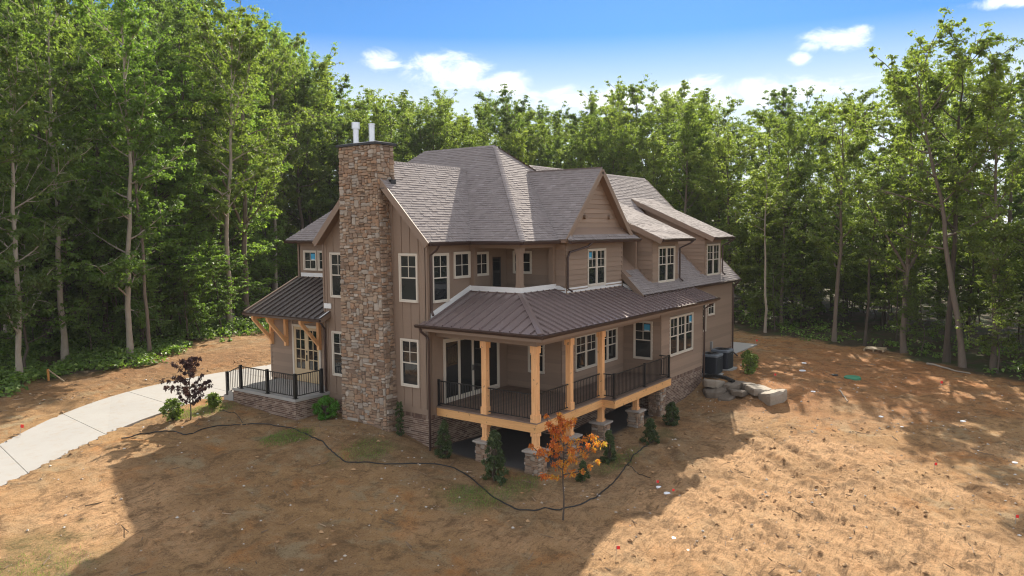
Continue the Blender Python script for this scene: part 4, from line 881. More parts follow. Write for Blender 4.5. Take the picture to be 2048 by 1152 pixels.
# ------------------------------------------------------------------ vegetation
def leaves(C, R, n, size, rr, up=.75, flat=.7, tone=None, shell=.25, droop=.25, shape=.42):
    """n leaf faces spread through ellipsoids C (k,3), R (k,); returns verts, faces, rnd"""
    k = len(C); ci = rr.integers(0, k, n); d = rr.normal(size=(n, 3)); d /= np.linalg.norm(d, axis=1)[:, None]
    rad = (shell + (1 - shell) * rr.random(n)) ** 1. * rr.random(n) ** .45
    p = C[ci] + d * (rad * R[ci])[:, None] * np.array((1, 1, flat))
    nr = d * (1 - up) + np.array((0, 0, up)) + rr.normal(size=(n, 3)) * .38; nr /= np.linalg.norm(nr, axis=1)[:, None]
    a = rr.normal(size=(n, 3)); a -= nr * (a * nr).sum(1)[:, None]; a /= np.linalg.norm(a, axis=1)[:, None]; b = np.cross(nr, a)
    L = (size * rr.uniform(.65, 1.35, n))[:, None]
    tip = p + a * L - np.array((0, 0, 1)) * L * droop
    s1 = p + a * L * .5 + b * L * shape + nr * L * .06; s2 = p + a * L * .5 - b * L * shape + nr * L * .06
    V = np.stack([p, s1, tip, s2], 1).reshape(-1, 3); F = np.arange(4 * n).reshape(n, 4)
    tone = rr.random(k) if tone is None else tone
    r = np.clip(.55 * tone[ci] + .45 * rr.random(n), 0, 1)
    return V, F, r
def limb(m, p, d, L, r0, rr, n=5, bend=.35, lift=.25, sides=5):
    pts = [np.array(p, float)]; d = np.array(d, float); d /= np.linalg.norm(d)
    for i in range(n):
        d = d + rr.normal(size=3) * bend * .35 + np.array((0, 0, lift * .25)); d /= np.linalg.norm(d); pts.append(pts[-1] + d * L / n)
    m.tube(pts, [r0 * (1 - .85 * i / n) + .008 for i in range(n + 1)], sides, cap=False); return pts
def tree_mesh(seed, Hh=20., base=.35, cr=3.2, nl=16, nleaf=9000, lsize=.27, r0=.2, lean=.0, fork=False, clus=.85, up=.7, taper=1., flat=.65):
    rr = np.random.default_rng(seed); m = MB(); n = 12
    off = np.cumsum(rr.normal(size=(n + 1, 2)) * .075, axis=0); off -= off[0]; t = np.linspace(0, 1, n + 1)
    T = np.c_[off[:, 0] + lean * Hh * t, off[:, 1], t * Hh * .90]
    rad = r0 * (1 - t) ** .75 * .92 + .02; rad[0] *= 1.35
    m.tube(T, list(rad), 9, cap=False)
    at = lambda f: np.array([np.interp(f, t, T[:, k]) for k in range(3)])
    C, R = [], []
    for i in range(nl):
        f = base + (1 - base) * (i + rr.random()) / nl * .97; az = i * 2.4 + rr.normal() * .5
        q = (f - base) / (1 - base); sh = (math.sin(math.pi * (q * .60 + .22)) ** .7) * taper + (1 - taper) * (1 - q)
        L = cr * sh * rr.uniform(.6, 1.3); el = rr.uniform(.0, .65) + .62 * q
        d = (math.cos(az) * math.cos(el), math.sin(az) * math.cos(el), math.sin(el))
        p = at(f); pts = limb(m, p, d, L, max(.022, r0 * .30 * (1 - q * .6)), rr)
        for j in range(1, len(pts)):
            if j > 1: C.append(pts[j] + rr.normal(size=3) * .2); R.append(clus * rr.uniform(.5, 1.))
            for _ in range(2 if j > 1 else 1):
                if rr.random() < .85:
                    e = pts[j] - pts[j - 1]; e = e / np.linalg.norm(e) + rr.normal(size=3) * (.9, .9, .45); l2 = (.35 + L * .3) * rr.uniform(.5, 1.25); q2 = limb(m, pts[j], e, l2, .022, rr, 3, sides=3)
                    for w_ in q2[1:]: C.append(w_ + rr.normal(size=3) * (.16, .16, .08)); R.append(clus * rr.uniform(.4, 1.))
    C.append(T[-1] + (0, 0, .3)); R.append(clus); C.append(T[-2]); R.append(clus * 1.1)
    if fork:
        for az in (0.6, 3.5):
            pts = limb(m, at(.33), (math.cos(az) * .5, math.sin(az) * .5, .8), Hh * .4, r0 * .55, rr, 6, .2)
            for q in pts[3:]:
                for _ in range(8): C.append(q + rr.normal(size=3) * .7); R.append(clus)
    C, R = np.array(C), np.array(R)
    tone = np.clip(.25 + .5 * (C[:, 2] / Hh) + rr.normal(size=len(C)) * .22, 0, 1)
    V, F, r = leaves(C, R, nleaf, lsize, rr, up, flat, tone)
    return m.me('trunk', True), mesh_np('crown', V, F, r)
def put_tree(var, loc, sc, rz, name, label, cat='tree', group=None, bark='bark', leaf='leaf', tilt=(0, 0), sxy=None):
    tm, cm_ = VAR[var]
    o = bpy.data.objects.new(name, None); COL.objects.link(o); o.location = loc; o.rotation_euler = (tilt[0], tilt[1], rz); s = sxy or sc; o.scale = (s, s, sc)
    o['label'] = label; o['category'] = cat
    if group: o['group'] = group
    for nm, me_, mk in (('trunk', tm, bark), ('crown', cm_, leaf)):
        key = (me_.name, mk)
        if key not in DATA: c = me_.copy(); c.name = nm; c.materials.clear(); c.materials.append(M[mk]); DATA[key] = c
        c = bpy.data.objects.new(nm, DATA[key]); COL.objects.link(c); c.parent = o
    return o
DATA = {}; VAR = {}
for k in range(5): VAR['tall%d' % k] = tree_mesh(100 + k, 20., .34, 3.7, 19, 19000, .15, .17, clus=.62, flat=.5)
for k in range(3): VAR['leafy%d' % k] = tree_mesh(200 + k, 20., .13, 3.6, 26, 25000, .15, .165, clus=.64, flat=.5)
for k in range(3): VAR['airy%d' % k] = tree_mesh(300 + k, 20., .40, 4.6, 16, 15000, .155, .19, clus=.55, flat=.45)
VAR['fork0'] = tree_mesh(400, 20., .30, 4.0, 18, 19000, .15, .21, fork=True, clus=.62, flat=.5)
for k in range(4): VAR['young%d' % k] = tree_mesh(500 + k, 8., .16, 2.7, 13, 8500, .14, .055, clus=.5, up=.9, flat=.3)
VAR['slim0'] = tree_mesh(600, 20., .58, 2.4, 10, 8500, .15, .11, clus=.55, flat=.5)
# skyline of the wood as the elevation (degrees) of the tree tops against azimuth
SKY = [(0, -30), (300, -10), (330, 12), (450, 20), (520, 45), (560, 62), (600, 75), (640, 95), (660, 165), (700, 165), (740, 145), (790, 122), (850, 150), (900, 172), (925, 205), (960, 188), (1020, 153), (1060, 172), (1100, 186), (1160, 176), (1230, 150), (1300, 143), (1350, 157), (1440, 157), (1480, 195), (1520, 225), (1545, 160), (1600, 145), (1660, 165), (1720, 142), (1790, 120), (1840, 95), (1900, 68), (1960, 66), (2000, 85), (2048, 135), (2200, 150)]
def top_height(x, y, z0):            # tree height that reaches the skyline at this bearing
    u, v, dz = px((x, y, z0)); vt = np.interp(u, [s[0] for s in SKY], [s[1] for s in SKY])
    return float((v - vt) / FPX * dz * 1.0)
# the trunks that stand out at the edge of the clearing
KEY = [(-2.12, 28.56, 'tall0', 1.0, 'barkpale', 'leafdeep', 'tall straight pale trunk at the far left wood edge', .2), (.14, 26.17, 'leafy0', 1.0, 'barkpale', 'leaffresh', 'tall pale-barked tree with mossy foot, second big trunk from the left', 1.0),
       (1.11, 26.02, 'slim0', .7, 'bark', 'leaffresh', 'thin bare sapling trunk just right of the pale-barked tree', .4), (9.08, 30.59, 'tall1', 1.0, 'barkpale', 'leaf', 'leaning pale trunk in front of the forked tree near the entry roof', 2.),
       (12.3, 33.2, 'fork0', 1.0, 'bark', 'leaf', 'big forked tree with spreading limbs left of the chimney', 3.0), (10.47, 36.96, 'tall2', 1., 'barkdark', 'leafdeep', 'dark trunk standing back in the shade left of the forked tree', 1.3),
       (32.2, 2.35, 'slim0', 1.0, 'barkpale', 'leaf', 'slender pale trunk nearest the garage end of the house', .3), (31.6, -2.3, 'tall3', 1., 'bark', 'leafgold', 'straight grey trunk between the garage pad and the pallet', .9),
       (32.0, -4.1, 'slim0', 1., 'barkdark', 'leaf', 'narrow dark trunk just behind the pallet', 2.2), (30.4, -6.58, 'fork0', 1.0, 'bark', 'leafgold', 'thick grey trunk at the wood edge right of the pallet', 1.7),
       (28.79, -8.99, 'airy0', 1., 'barkdark', 'leafgold', 'tallest thick trunk with airy crown against the sky on the right', .5), (27.54, -9.89, 'airy1', 1., 'bark', 'leafgold', 'trunk leaning to the right beside the tallest tree', 1.1),
       (27.83, -11.27, 'tall4', 1., 'bark', 'leafgold', 'straight trunk nearest the right border of the photo', 2.5)]
taken = []
for i, (x, y, v, sc, bk, lf, lab, rz) in enumerate(KEY):
    z0 = float(gz(x, y)); h = top_height(x, y, z0)
    if 'sapling' in lab or 'narrow' in lab or 'slender' in lab: h *= .8
    if x > 25 and 'tallest' not in lab: h *= .93
    tl = (.0, .0)
    if 'leaning to the right' in lab: tl = (-.10, .16)
    if 'leaning pale' in lab: tl = (.02, -.04)
    put_tree(v, (x, y, z0 - .1), h / 20., rz, 'tree', lab, 'tree', None, bk, lf, tl, sxy=max(.8, h / 21.)); taken.append((x, y, 1.4))
# the wood behind them
rr = np.random.default_rng(5); NT = 0; cand = []
for _ in range(26000):
    x, y = rr.uniform(-26, 85), rr.uniform(-32, 95); e_ = float(edge_dist(x, y))
    if e_ < .8 or e_ > 42: continue
    u, v, dz = px((x, y, 0.)); d_ = np.array((x, y)) - CAM[:2]
    if d_ @ _F[:2] < 5 or u < -140 or u > 2330 or (u > 2090 and e_ > 14): continue
    cand.append((e_, x, y, u, dz))
cand.sort(key=lambda c: c[0] + rr.random() * 14)
WHERE = [(130, 'at the left border'), (300, 'between two big left trunks'), (480, 'left of the entry roof'), (690, 'just left of the chimney'), (850, 'behind the chimney'), (1050, 'behind the main hip roof'), (1270, 'behind the front gable'), (1470, 'behind the garage roof'), (1640, 'just right of the garage'), (1810, 'behind the pallet'), (1950, 'beside the tallest right tree'), (9999, 'at the right border')]
def where(u, e_): return ('at the wood edge ' if e_ < 4 else 'inside the wood ' if e_ < 12 else 'deep in the wood ') + next(w for lim, w in WHERE if u < lim)
LEAFW = dict(leaf='mid-green', leafdeep='deep green', leaffresh='fresh green', leafgold='yellow-green'); BARKW = dict(bark='grey-brown', barkdark='dark', barkpale='pale')
grp = {0: 'wood left of the house', 1: 'wood behind the house', 2: 'wood right of the house'}
def hides(x, y): return False
for e_, x, y, u, dz in cand:
    md = 2.9 if e_ < 5 else 4.3 if e_ < 16 else 6.2
    if u > 1470: md *= 1.22
    if any((x - a) ** 2 + (y - b) ** 2 < (md * c_) ** 2 for a, b, c_ in taken): continue
    if NT >= 200: break
    z0 = float(gz(x, y)); h = top_height(x, y, z0) * (rr.uniform(.80, 1.0) if e_ > 3 else rr.uniform(.72, .97))
    h = min(max(h, 9.), 34.)
    zone = 0 if u < 690 else 1 if u < 1470 else 2
    vs_ = ('leafy0', 'leafy1', 'leafy2', 'tall0', 'tall1', 'tall2') if zone == 0 else ('leafy0', 'leafy1', 'leafy2', 'tall2', 'tall3', 'tall4') if zone == 1 else ('tall0', 'tall1', 'tall3', 'tall4', 'leafy1', 'airy0', 'airy1', 'airy2')
    if 1470 < u < 1545: vs_ = ('airy0', 'airy1')
    lf = rr.choice(('leaf', 'leafdeep', 'leaffresh') if zone == 0 else ('leaf', 'leaf', 'leafgold', 'leafdeep') if zone == 1 else ('leafgold', 'leaf', 'leafgold', 'leafdeep'))
    bk = str(rr.choice(('bark', 'barkdark', 'barkdark', 'barkpale') if zone == 0 else ('bark', 'barkdark', 'barkdark'))); vn = str(rr.choice(vs_))  # darker bark right of the house carries the backlit look in its colour
    lab = '%s%s tree, %s trunk, %s' % (dict(l='leafy ', a='airy ', t='tall ')[vn[0]], LEAFW[str(lf)], BARKW[bk], where(u, e_))
    h *= 1.05 if zone == 0 else .97 if zone == 1 else 1.0
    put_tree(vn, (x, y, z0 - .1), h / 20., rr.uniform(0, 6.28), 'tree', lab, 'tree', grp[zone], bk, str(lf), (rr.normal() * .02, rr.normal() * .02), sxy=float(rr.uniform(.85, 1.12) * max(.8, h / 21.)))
    taken.append((x, y, 1.)); NT += 1
# saplings and low trees under the canopy
NY = 0
rr.shuffle(cand)
for e_, x, y, u, dz in cand:
    if NY >= 290: break
    if e_ > 20 or e_ < .9: continue
    zone = 0 if u < 690 else 1 if u < 1470 else 2
    if zone != 0 and rr.random() < .45: continue
    if zone == 1 and rr.random() < .7: continue
    if any((x - a) ** 2 + (y - b) ** 2 < 1.1 for a, b, c_ in taken): continue
    z0 = float(gz(x, y)); s = rr.uniform(.4, 1.35) * (.75 if e_ < 2.5 else 1.)
    lf = 'leaffresh' if zone == 0 else 'leafgold' if rr.random() < .4 else 'leaf'
    lab = '%s %s young tree %s' % ('knee-high' if s < .3 else 'low' if s < .65 else 'spreading' if s < 1. else 'tall', LEAFW[lf], where(u, e_))
    put_tree('young%d' % rr.integers(0, 4), (x, y, z0 - .05), s, rr.uniform(0, 6.28), 'young_tree', lab, 'young tree', 'young trees, ' + grp[zone], 'barkdark', lf, (rr.normal() * .05, rr.normal() * .05)); taken.append((x, y, .5)); NY += 1
# ground-hugging weeds in the wood
def scatter(n, xr, yr, cond, rr):
    x = rr.uniform(*xr, n); y = rr.uniform(*yr, n); k = cond(x, y); return x[k], y[k]
wx, wy = scatter(12500, (-22, 26), (18, 44), lambda x, y: (edge_dist(x, y) > -.3 + (vnoise(x, y, 1.3, 21) - .5) * 3) & (edge_dist(x, y) < 13) & (vnoise(x, y, 2.2, 22) > .24), rr)
w2x, w2y = scatter(2600, (22, 46), (-24, 20), lambda x, y: (edge_dist(x, y) > .2 + (vnoise(x, y, 1.3, 23) - .5) * 2) & (edge_dist(x, y) < 9) & (vnoise(x, y, 2.2, 24) > .42), rr)
for nm, X_, Y_, per, mt, lab in (('undergrowth', wx, wy, 14, 'weed', 'weeds'), ('undergrowth', w2x, w2y, 9, 'weed', 'weeds')):
    hz = .10 + 1.0 * vnoise(X_, Y_, 1.9, 25) ** 2.2 + .12 * rr.random(len(X_)); C = np.c_[X_, Y_, gz(X_, Y_) + hz * .6]
    V, F, r = leaves(C, .18 + hz * .75, len(X_) * per, .17, rr, .8, .8); link(nm, mesh_np(nm, V, F, r), M[mt], kind='stuff')
# ------------------------------------------------------------------ planted shrubs and saplings
def shrub(name, loc, w, h, n, size, mt, label, prof='cone', seed=1, stem=.1, cat='shrub', group=None):
    rr = np.random.default_rng(seed); x, y = loc; z0 = gh(x, y) - .04; o = root(name, (x, y, z0), label, cat, group); m = MB(); C = []; R = []
    for i in range(70):
        q = rr.random(); az = rr.random() * 6.28
        rad = {'cone': (1 - q) ** .8 * .9 + .12, 'ball': math.sqrt(max(.05, 1 - (2 * q - .85) ** 2)), 'column': .8 + .2 * math.sin(q * 3), 'loose': .5 + .5 * math.sin(q * 3.1)}[prof] * w / 2 * rr.uniform(.35, .95)
        C.append((x + math.cos(az) * rad, y + math.sin(az) * rad, z0 + stem + q * (h - stem) * .95)); R.append(w * rr.uniform(.07, .17))
        if i % 3 == 0: m.tube([(x, y, z0), (x + math.cos(az) * rad * .4, y + math.sin(az) * rad * .4, z0 + stem + q * h * .5), C[-1]], [.018, .012, .004], 4, cap=False)
    m.build('stem', M['barkdark'], o)
    V, F, r = leaves(np.array(C), np.array(R), n, size, rr, .45, 1.1, None, .3); f = mesh_np('foliage', V, F, r); link('foliage', f, M[mt], o); return o
shrub('shrub', (-1.25, 8.95), 1.05, .95, 5200, .055, 'leafbright', 'bright green rounded bush between the entry stoop and the chimney', 'ball', 1)
shrub('shrub', (-.72, 5.55), .32, 1.35, 2200, .05, 'leafshrub', 'narrow dark columnar evergreen against the brick right of the chimney', 'column', 2)
shrub('shrub', (-.62, 3.5), .85, 1.35, 4200, .055, 'leafshrub', 'dark evergreen shrub beside the downspout at the porch start', 'cone', 3)
shrub('shrub', (-1.35, .75), 1.0, 1.75, 5200, .06, 'leafshrub', 'tallest evergreen shrub in front of the stone piers', 'cone', 4)
shrub('shrub', (2.56, -1.32), .72, 1.2, 3400, .055, 'leafshrub', 'dark evergreen shrub just right of the orange tree', 'cone', 5)
shrub('shrub', (5.27, -1.6), .85, 1.0, 3400, .055, 'leafshrub', 'low dark evergreen shrub, second from the boulder end of the row', 'cone', 6)
shrub('shrub', (8.09, -1.23), .75, 1.0, 3400, .06, 'leafshrub', 'glossy green shrub at the brick end of the porch row', 'ball', 7)
shrub('shrub', (.45, -1.5), .55, .7, 1800, .05, 'leafshrub', 'small evergreen shrub half hidden behind the orange tree', 'cone', 8)
shrub('shrub', (-4.95, 13.35), .85, .85, 1500, .085, 'leafpale', 'loose green bush on the walk side of the purple tree', 'loose', 9)
shrub('shrub', (-3.15, 13.45), .55, .65, 900, .085, 'leafpale', 'small yellow-green bush between the purple tree and the stoop', 'loose', 10)
shrub('shrub', (16.5, -1.65), .8, .95, 700, .10, 'leafpale', 'pale leafy bush in front of the air conditioners', 'loose', 11)
shrub('shrub', (18.6, -1.1), .8, .8, 600, .10, 'leafpale', 'yellow-green bush beyond the air conditioners', 'loose', 12)
shrub('shrub', (20.7, -.2), .75, .6, 600, .10, 'leafpale', 'green bush by the garage corner downspout', 'ball', 13)
def sapling(name, loc, h, w, base, n, size, mt, label, seed, tonefn=None, bark='barkdark', nl=13, r0=.03):
    rr = np.random.default_rng(seed); x, y = loc; z0 = gh(x, y) - .03; o = root(name, (x, y, z0), label, 'sapling'); m = MB(); C = []; R = []
    pts = [(x + math.sin(i * 1.3) * .015, y + math.cos(i * 1.7) * .015, z0 + h * .95 * i / 8) for i in range(9)]; m.tube(pts, [r0 * (1 - .8 * i / 8) for i in range(9)], 6, cap=False)
    for i in range(nl):
        q = (i + rr.random()) / nl; f = base + (1 - base) * q; az = i * 2.4 + rr.random(); L = w / 2 * (math.sin(math.pi * (.25 + .7 * q)) ** .8) * rr.uniform(.75, 1.15)
        el = rr.uniform(.1, .6); p = limb(m, (x, y, z0 + h * f * .95), (math.cos(az) * math.cos(el), math.sin(az) * math.cos(el), math.sin(el)), L, r0 * .4, rr, 4, .4, .2, 4)
        for k in p[1:]: C.append(k); R.append(.085 * w * rr.uniform(.5, 1.))
    C.append(np.array(pts[-1])); R.append(.1 * w); C = np.array(C); R = np.array(R)
    m.build('trunk', M[bark], o, True); tone = None if tonefn is None else np.clip(np.array([tonefn(c - np.array((x, y, z0))) for c in C]) + rr.normal(size=len(C)) * .12, 0, 1)
    V, F, r = leaves(C, R, n, size, rr, .35, .8, tone, .3, .5); link('crown', mesh_np('crown', V, F, r), M[mt], o); return o
sapling('young_tree', (-2.45, -2.54), 3.05, 2.5, .40, 4200, .055, 'leaforange', 'young tree in orange, red and yellow autumn leaf before the porch corner', 21, lambda d: .45 + .5 * (d @ np.array((.58, -.81, 0))) * .6 - .25 * (d[2] - 2.2) * (1 if d[2] < 1.8 else .1), nl=17)
sapling('young_tree', (-4.61, 12.69), 2.4, 1.9, .25, 3600, .07, 'leafpurple', 'purple-leaved young tree beside the concrete walk', 22, None, nl=24)
# ------------------------------------------------------------------ yard things
def rock(name, c, s, rz, seed, label, tone=.5):
    rr = np.random.default_rng(seed); n = 24; m = MB(); ca, sa = math.cos(rz), math.sin(rz); ph = rr.random(4) * 6.28; V = []
    ang = (np.arange(6) + rr.uniform(-.28, .28, 6)) * 6.283 / 6 + .4; pc_ = np.c_[np.cos(ang), np.sin(ang)] * rr.uniform(.85, 1.2, 6)[:, None]
    def rad(t):                      # straight-sided outline
        d = np.array((math.cos(t), math.sin(t))); best = 9.
        for k in range(6):
            e = pc_[(k + 1) % 6] - pc_[k]; nn = np.array((e[1], -e[0])); nn /= np.linalg.norm(nn); dn = d @ nn
            if dn > 1e-3: best = min(best, (pc_[k] @ nn) / dn)
        return best
    tilt = rr.normal(size=2) * .16
    for zz, k in ((-1.2, .92), (-.3, 1.0), (.45, 1.01), (.86, .97), (1.0, .90), (1.03, .4)):
        for i in range(n):
            t = 6.2832 * i / n; r = rad(t) * k * (1 + rr.normal() * .016); x, y = r * math.cos(t) * s[0], r * math.sin(t) * s[1]; z = zz * s[2] * (1 + rr.normal() * .05) + tilt[0] * x + tilt[1] * y
            V.append((c[0] + x * ca - y * sa, c[1] + x * sa + y * ca, c[2] + z))
    m.add(V, [(j * n + i, j * n + (i + 1) % n, (j + 1) * n + (i + 1) % n, (j + 1) * n + i) for j in range(5) for i in range(n)] + [tuple(range(5 * n, 6 * n))], tone)
    return tag(m.build(name, M['boulder']), label, 'boulder', 'boulders below the air conditioners')
BO = [((13.85, -.85, -.96), (.66, .62, .17), .3, 'flat pale boulder against the brick foundation wall', .85), ((13.45, -1.05, -1.30), (.70, .55, .20), .2, 'low half-buried boulder under the flat pale boulder', .2),
      ((13.95, -1.72, -.97), (.48, .42, .14), .5, 'small brown boulder under the end of the black pipe', .35), ((14.25, -2.3, -.96), (.58, .45, .13), .4, 'thin flat stone behind the small brown boulder', .5),
      ((13.55, -2.15, -1.17), (.62, .42, .12), .35, 'long thin slab at the foot of the boulder row', .3), ((13.9, -2.95, -1.02), (.66, .55, .15), .45, 'pale flat slab beside the biggest boulder', .95),
      ((13.35, -3.75, -1.16), (.72, .60, .27), .6, 'biggest sunlit boulder at the outer end of the row', .95), ((13.05, -1.75, -1.40), (.5, .4, .14), .1, 'dark stone sunk in the soil in front of the slabs', .15)]
for i, (c, s, rz, lab, tn) in enumerate(BO): rock('boulder', c, s, rz, 40 + i, lab, tn)
pts = [(14.62, -.14, -.80), (14.45, -.7, -.70), (14.2, -1.3, -.70), (13.95, -1.75, -.78)]; m = MB(); rib = []
for i in range(40):
    f = i / 39 * 3; k = min(int(f), 2); a = f - k; rib.append(tuple(np.array(pts[k]) * (1 - a) + np.array(pts[k + 1]) * a))
tag(m.tube(rib, [.085 + (.012 if i % 2 else 0) for i in range(40)], 12).build('drain_pipe', M['rubber']), 'black corrugated drain pipe lying over the boulders', 'pipe')
def aircon(x, y, label, rz=0.):
    z = float(gz(x, y)); o = root('air_conditioner', (x, y, z - .05), label, 'air conditioner', 'air conditioners beside the garage wall'); s = .44; hh = .98
    MB().box(x - .58, x + .58, y - .58, y + .58, z - .1, z + .05).build('pad', M['concrete'], o)
    def ring(r, zz, n=32, k=9.): return [(x + r * math.copysign(abs(math.cos(t)) ** (2 / k), math.cos(t)), y + r * math.copysign(abs(math.sin(t)) ** (2 / k), math.sin(t)), zz) for t in [2 * math.pi * (i + .5) / n for i in range(n)]]
    def loft(rings, n=32):
        m = MB(); V = [p for r in rings for p in r]; F = [(j * n + i, j * n + (i + 1) % n, (j + 1) * n + (i + 1) % n, (j + 1) * n + i) for j in range(len(rings) - 1) for i in range(n)]; return m.add(V, F + [tuple(range((len(rings) - 1) * n, len(rings) * n))])
    loft([ring(s, z + .05), ring(s, z + hh - .08)]).build('cabinet', M['acbody'], o)
    for j in range(18):
        zz = z + .09 + j * (hh - .2) / 18; loft([ring(s + .002, zz + .028), ring(s + .022, zz), ring(s + .022, zz + .012), ring(s + .004, zz + .034)]).build('louver', M['acbody'], o)
    loft([ring(s + .03, z + hh - .09), ring(s + .035, z + hh), ring(s - .02, z + hh + .03), ring(s - .08, z + hh + .02)]).build('rim', M['acrim'], o)
    m = MB()
    for r in np.linspace(.06, .36, 7): m.tube([(x + r * math.cos(t), y + r * math.sin(t), z + hh + .035) for t in np.linspace(0, 6.2832, 25)], .007, 4, cap=False)
    for t in np.linspace(0, 6.28, 9)[:-1]: m.beam((x, y, z + hh + .03), (x + .37 * math.cos(t), y + .37 * math.sin(t), z + hh + .03), .012, .012)
    m.build('fan_guard', M['black'], o); MB().tube([(x, y, z + hh + .028), (x, y, z + hh + .06)], .08, 12).build('fan_hub', M['black'], o)
    MB().box(x - .06, x + .06, y - s - .05, y - s - .045, z + hh - .2, z + hh - .16).build('badge', M['acrim'], o)
aircon(15.45, -.1, 'dark air conditioner nearest the brick foundation and boulders'); aircon(16.85, -.15, 'dark air conditioner farther along, behind the first one')
# black drip hose winding round the beds
HO = [(-7.2, 12.75), (-6.5, 12.7), (-5.68, 12.12), (-5.67, 11.26), (-4.47, 11.34), (-3.3, 10.87), (-2.76, 9.21), (-3.03, 7.2), (-3.53, 5.97), (-3.76, 5.11), (-3.03, 4.22), (-1.46, 3.2), (-1.27, 2.58), (-1.61, 1.55), (-2.42, .02), (-2.67, -1.), (-2.43, -1.9), (-1.78, -2.35), (-.63, -2.55), (1.3, -2.3), (2.64, -1.99), (3.6, -1.75), (4.82, -1.7)]
P = along(HO, 170); tag(MB().tube([(x, y, gh(x, y) + .018) for x, y in P], .021, 6).build('drip_hose', M['rubber']), 'black irrigation hose curving across the clay in front of the house', 'hose')
P = along([(2.64, -1.99), (2.2, -2.6), (1.9, -3.2)], 20); tag(MB().tube([(x, y, gh(x, y) + .012) for x, y in P], .012, 5).build('drip_hose', M['rubber']), 'short thin black hose end branching off near the orange tree', 'hose')
P = along([(-3.2, 13.0), (-3.0, 12.2), (-3.4, 11.2)], 20); tag(MB().tube([(x, y, gh(x, y) + .012) for x, y in P], .012, 5).build('drip_hose', M['rubber']), 'short thin hose end near the small yellow-green bush', 'hose')
def flag(x, y, lab, s=1.):
    z = gh(x, y) - .05; o = root('pin_flag', (x, y, z), lab, 'flag', 'red marker flags in the yard'); MB().tube([(x, y, z), (x + .03, y, z + .42 * s)], .006, 5).build('wire', M['greyplastic'], o)
    V = [(x + .03, y, z + .42 * s), (x + .02, y, z + .30 * s), (x + .02 + .07 * s, y - .11 * s, z + .29 * s), (x + .03 + .07 * s, y - .11 * s, z + .41 * s)]; MB().add([(a, b, c) for a, b, c in V] + [(a + .004, b + .004, c) for a, b, c in V], [(0, 1, 2, 3), (7, 6, 5, 4), (0, 4, 5, 1), (1, 5, 6, 2), (2, 6, 7, 3), (3, 7, 4, 0)]).build('cloth', M['red'], o)
for x, y, lab, s in ((-9.14, 16.0, 'red flag at the far edge of the concrete walk', 1.3), (26.77, 1.29, 'red flag standing by the garage concrete pad', 1.3), (16.4, -2.9, 'red flag behind the boulder row', 1.1), (20.33, -9.55, 'red flag out on the upper right clay', 1.3), (7.94, -10.68, 'red flag on the clay below the white scraps, right side', 1.), (1.36, -3.64, 'red flag just in the house shadow near the white lids', .9), (.80, -4.42, 'red flag touching the second white lid', .8), (-3.42, -4.73, 'red flag at the shadow edge near the bottom of the photo', 1.), (4.6, -13.05, 'red flag near the right border, low down', 1.)): flag(x, y, lab, s * .72)
def disc(x, y, r, lab, mt='whiteplastic', h=.06, name='valve_lid', cat='lid'):
    z = gh(x, y) - .03; n = 20; m = MB(); V = []
    for rr_, zz in ((r, z), (r, z + h), (r * .86, z + h + r * .10), (r * .3, z + h + r * .16)): V += [(x + rr_ * math.cos(6.2832 * i / n), y + rr_ * math.sin(6.2832 * i / n), zz) for i in range(n)]
    m.add(V, [(j * n + i, j * n + (i + 1) % n, (j + 1) * n + (i + 1) % n, (j + 1) * n + i) for j in range(3) for i in range(n)] + [tuple(range(3 * n, 4 * n))]); tag(m.build(name, M[mt]), lab, cat)
for x, y, r, lab in ((1.3, -3.77, .13, 'white lid on the sunlit edge nearest the porch'), (.89, -4.23, .15, 'white lid next to a red flag right of the orange tree'), (-1.76, -5.59, .10, 'white lid alone on sunlit clay below the two near the flag'), (-2.13, -6.16, .05, 'tiny white cap right of the lone white lid'), (15.32, -4.98, .17, 'white lid on the clay right of the biggest boulder'), (13.65, -8.11, .15, 'white scrap-sized lid out on the brown clay'), (12.69, -9.03, .10, 'small white cap beyond the middle of the right clay'), (19.84, -3.35, .25, 'pale lid between the boulders and the wood'), (22.08, -2.85, .2, 'small pale lid farther up the slope'), (10.44, -12.85, .14, 'white lid at the right border'), (14.98, -10.94, .16, 'pale cap with a tag on the upper right clay')): disc(x, y, r * .68, lab, h=.035)
disc(19.9, -5.75, .40, 'large green septic lid in the red clay', 'greenlid', .1); disc(20.0, -4.9, .16, 'dark cap beside the green lid', 'rubber', .08)
# pallet by the wood
o = root('pallet', (29.4, -5.1, gh(29.4, -5.1)), 'weathered wooden pallet at the foot of the right wood', 'pallet'); z = gh(29.4, -5.1)
for k in range(7): MB().box(28.85 + k * .17, 28.97 + k * .17, -5.7, -4.6, z + .12, z + .145).build('plank', M['lumber'], o)
for k in range(3): MB().box(28.85, 29.99, -5.7 + k * .52, -5.62 + k * .52, z, z + .12).build('stringer', M['lumber'], o)
for (x0, y0, x1, y1_, r, lab) in ((27.2, -8.2, 25.6, -10.4, .06, 'fallen pale pole along the right wood edge'), (16.3, -5.9, 14.6, -6.6, .035, 'bent stick on the clay right of the biggest boulder'), (9.9, 33.6, 13.5, 31.2, .10, 'fallen log in the wood left of the entry roof')):
    P = [(x0 + (x1 - x0) * f, y0 + (y1_ - y0) * f, gh(x0 + (x1 - x0) * f, y0 + (y1_ - y0) * f) + r * .8) for f in np.linspace(0, 1, 7)]; tag(MB().tube(P, [r * (1 - .08 * i) for i in range(7)], 7).build('log', M['barkpale']), lab, 'log')
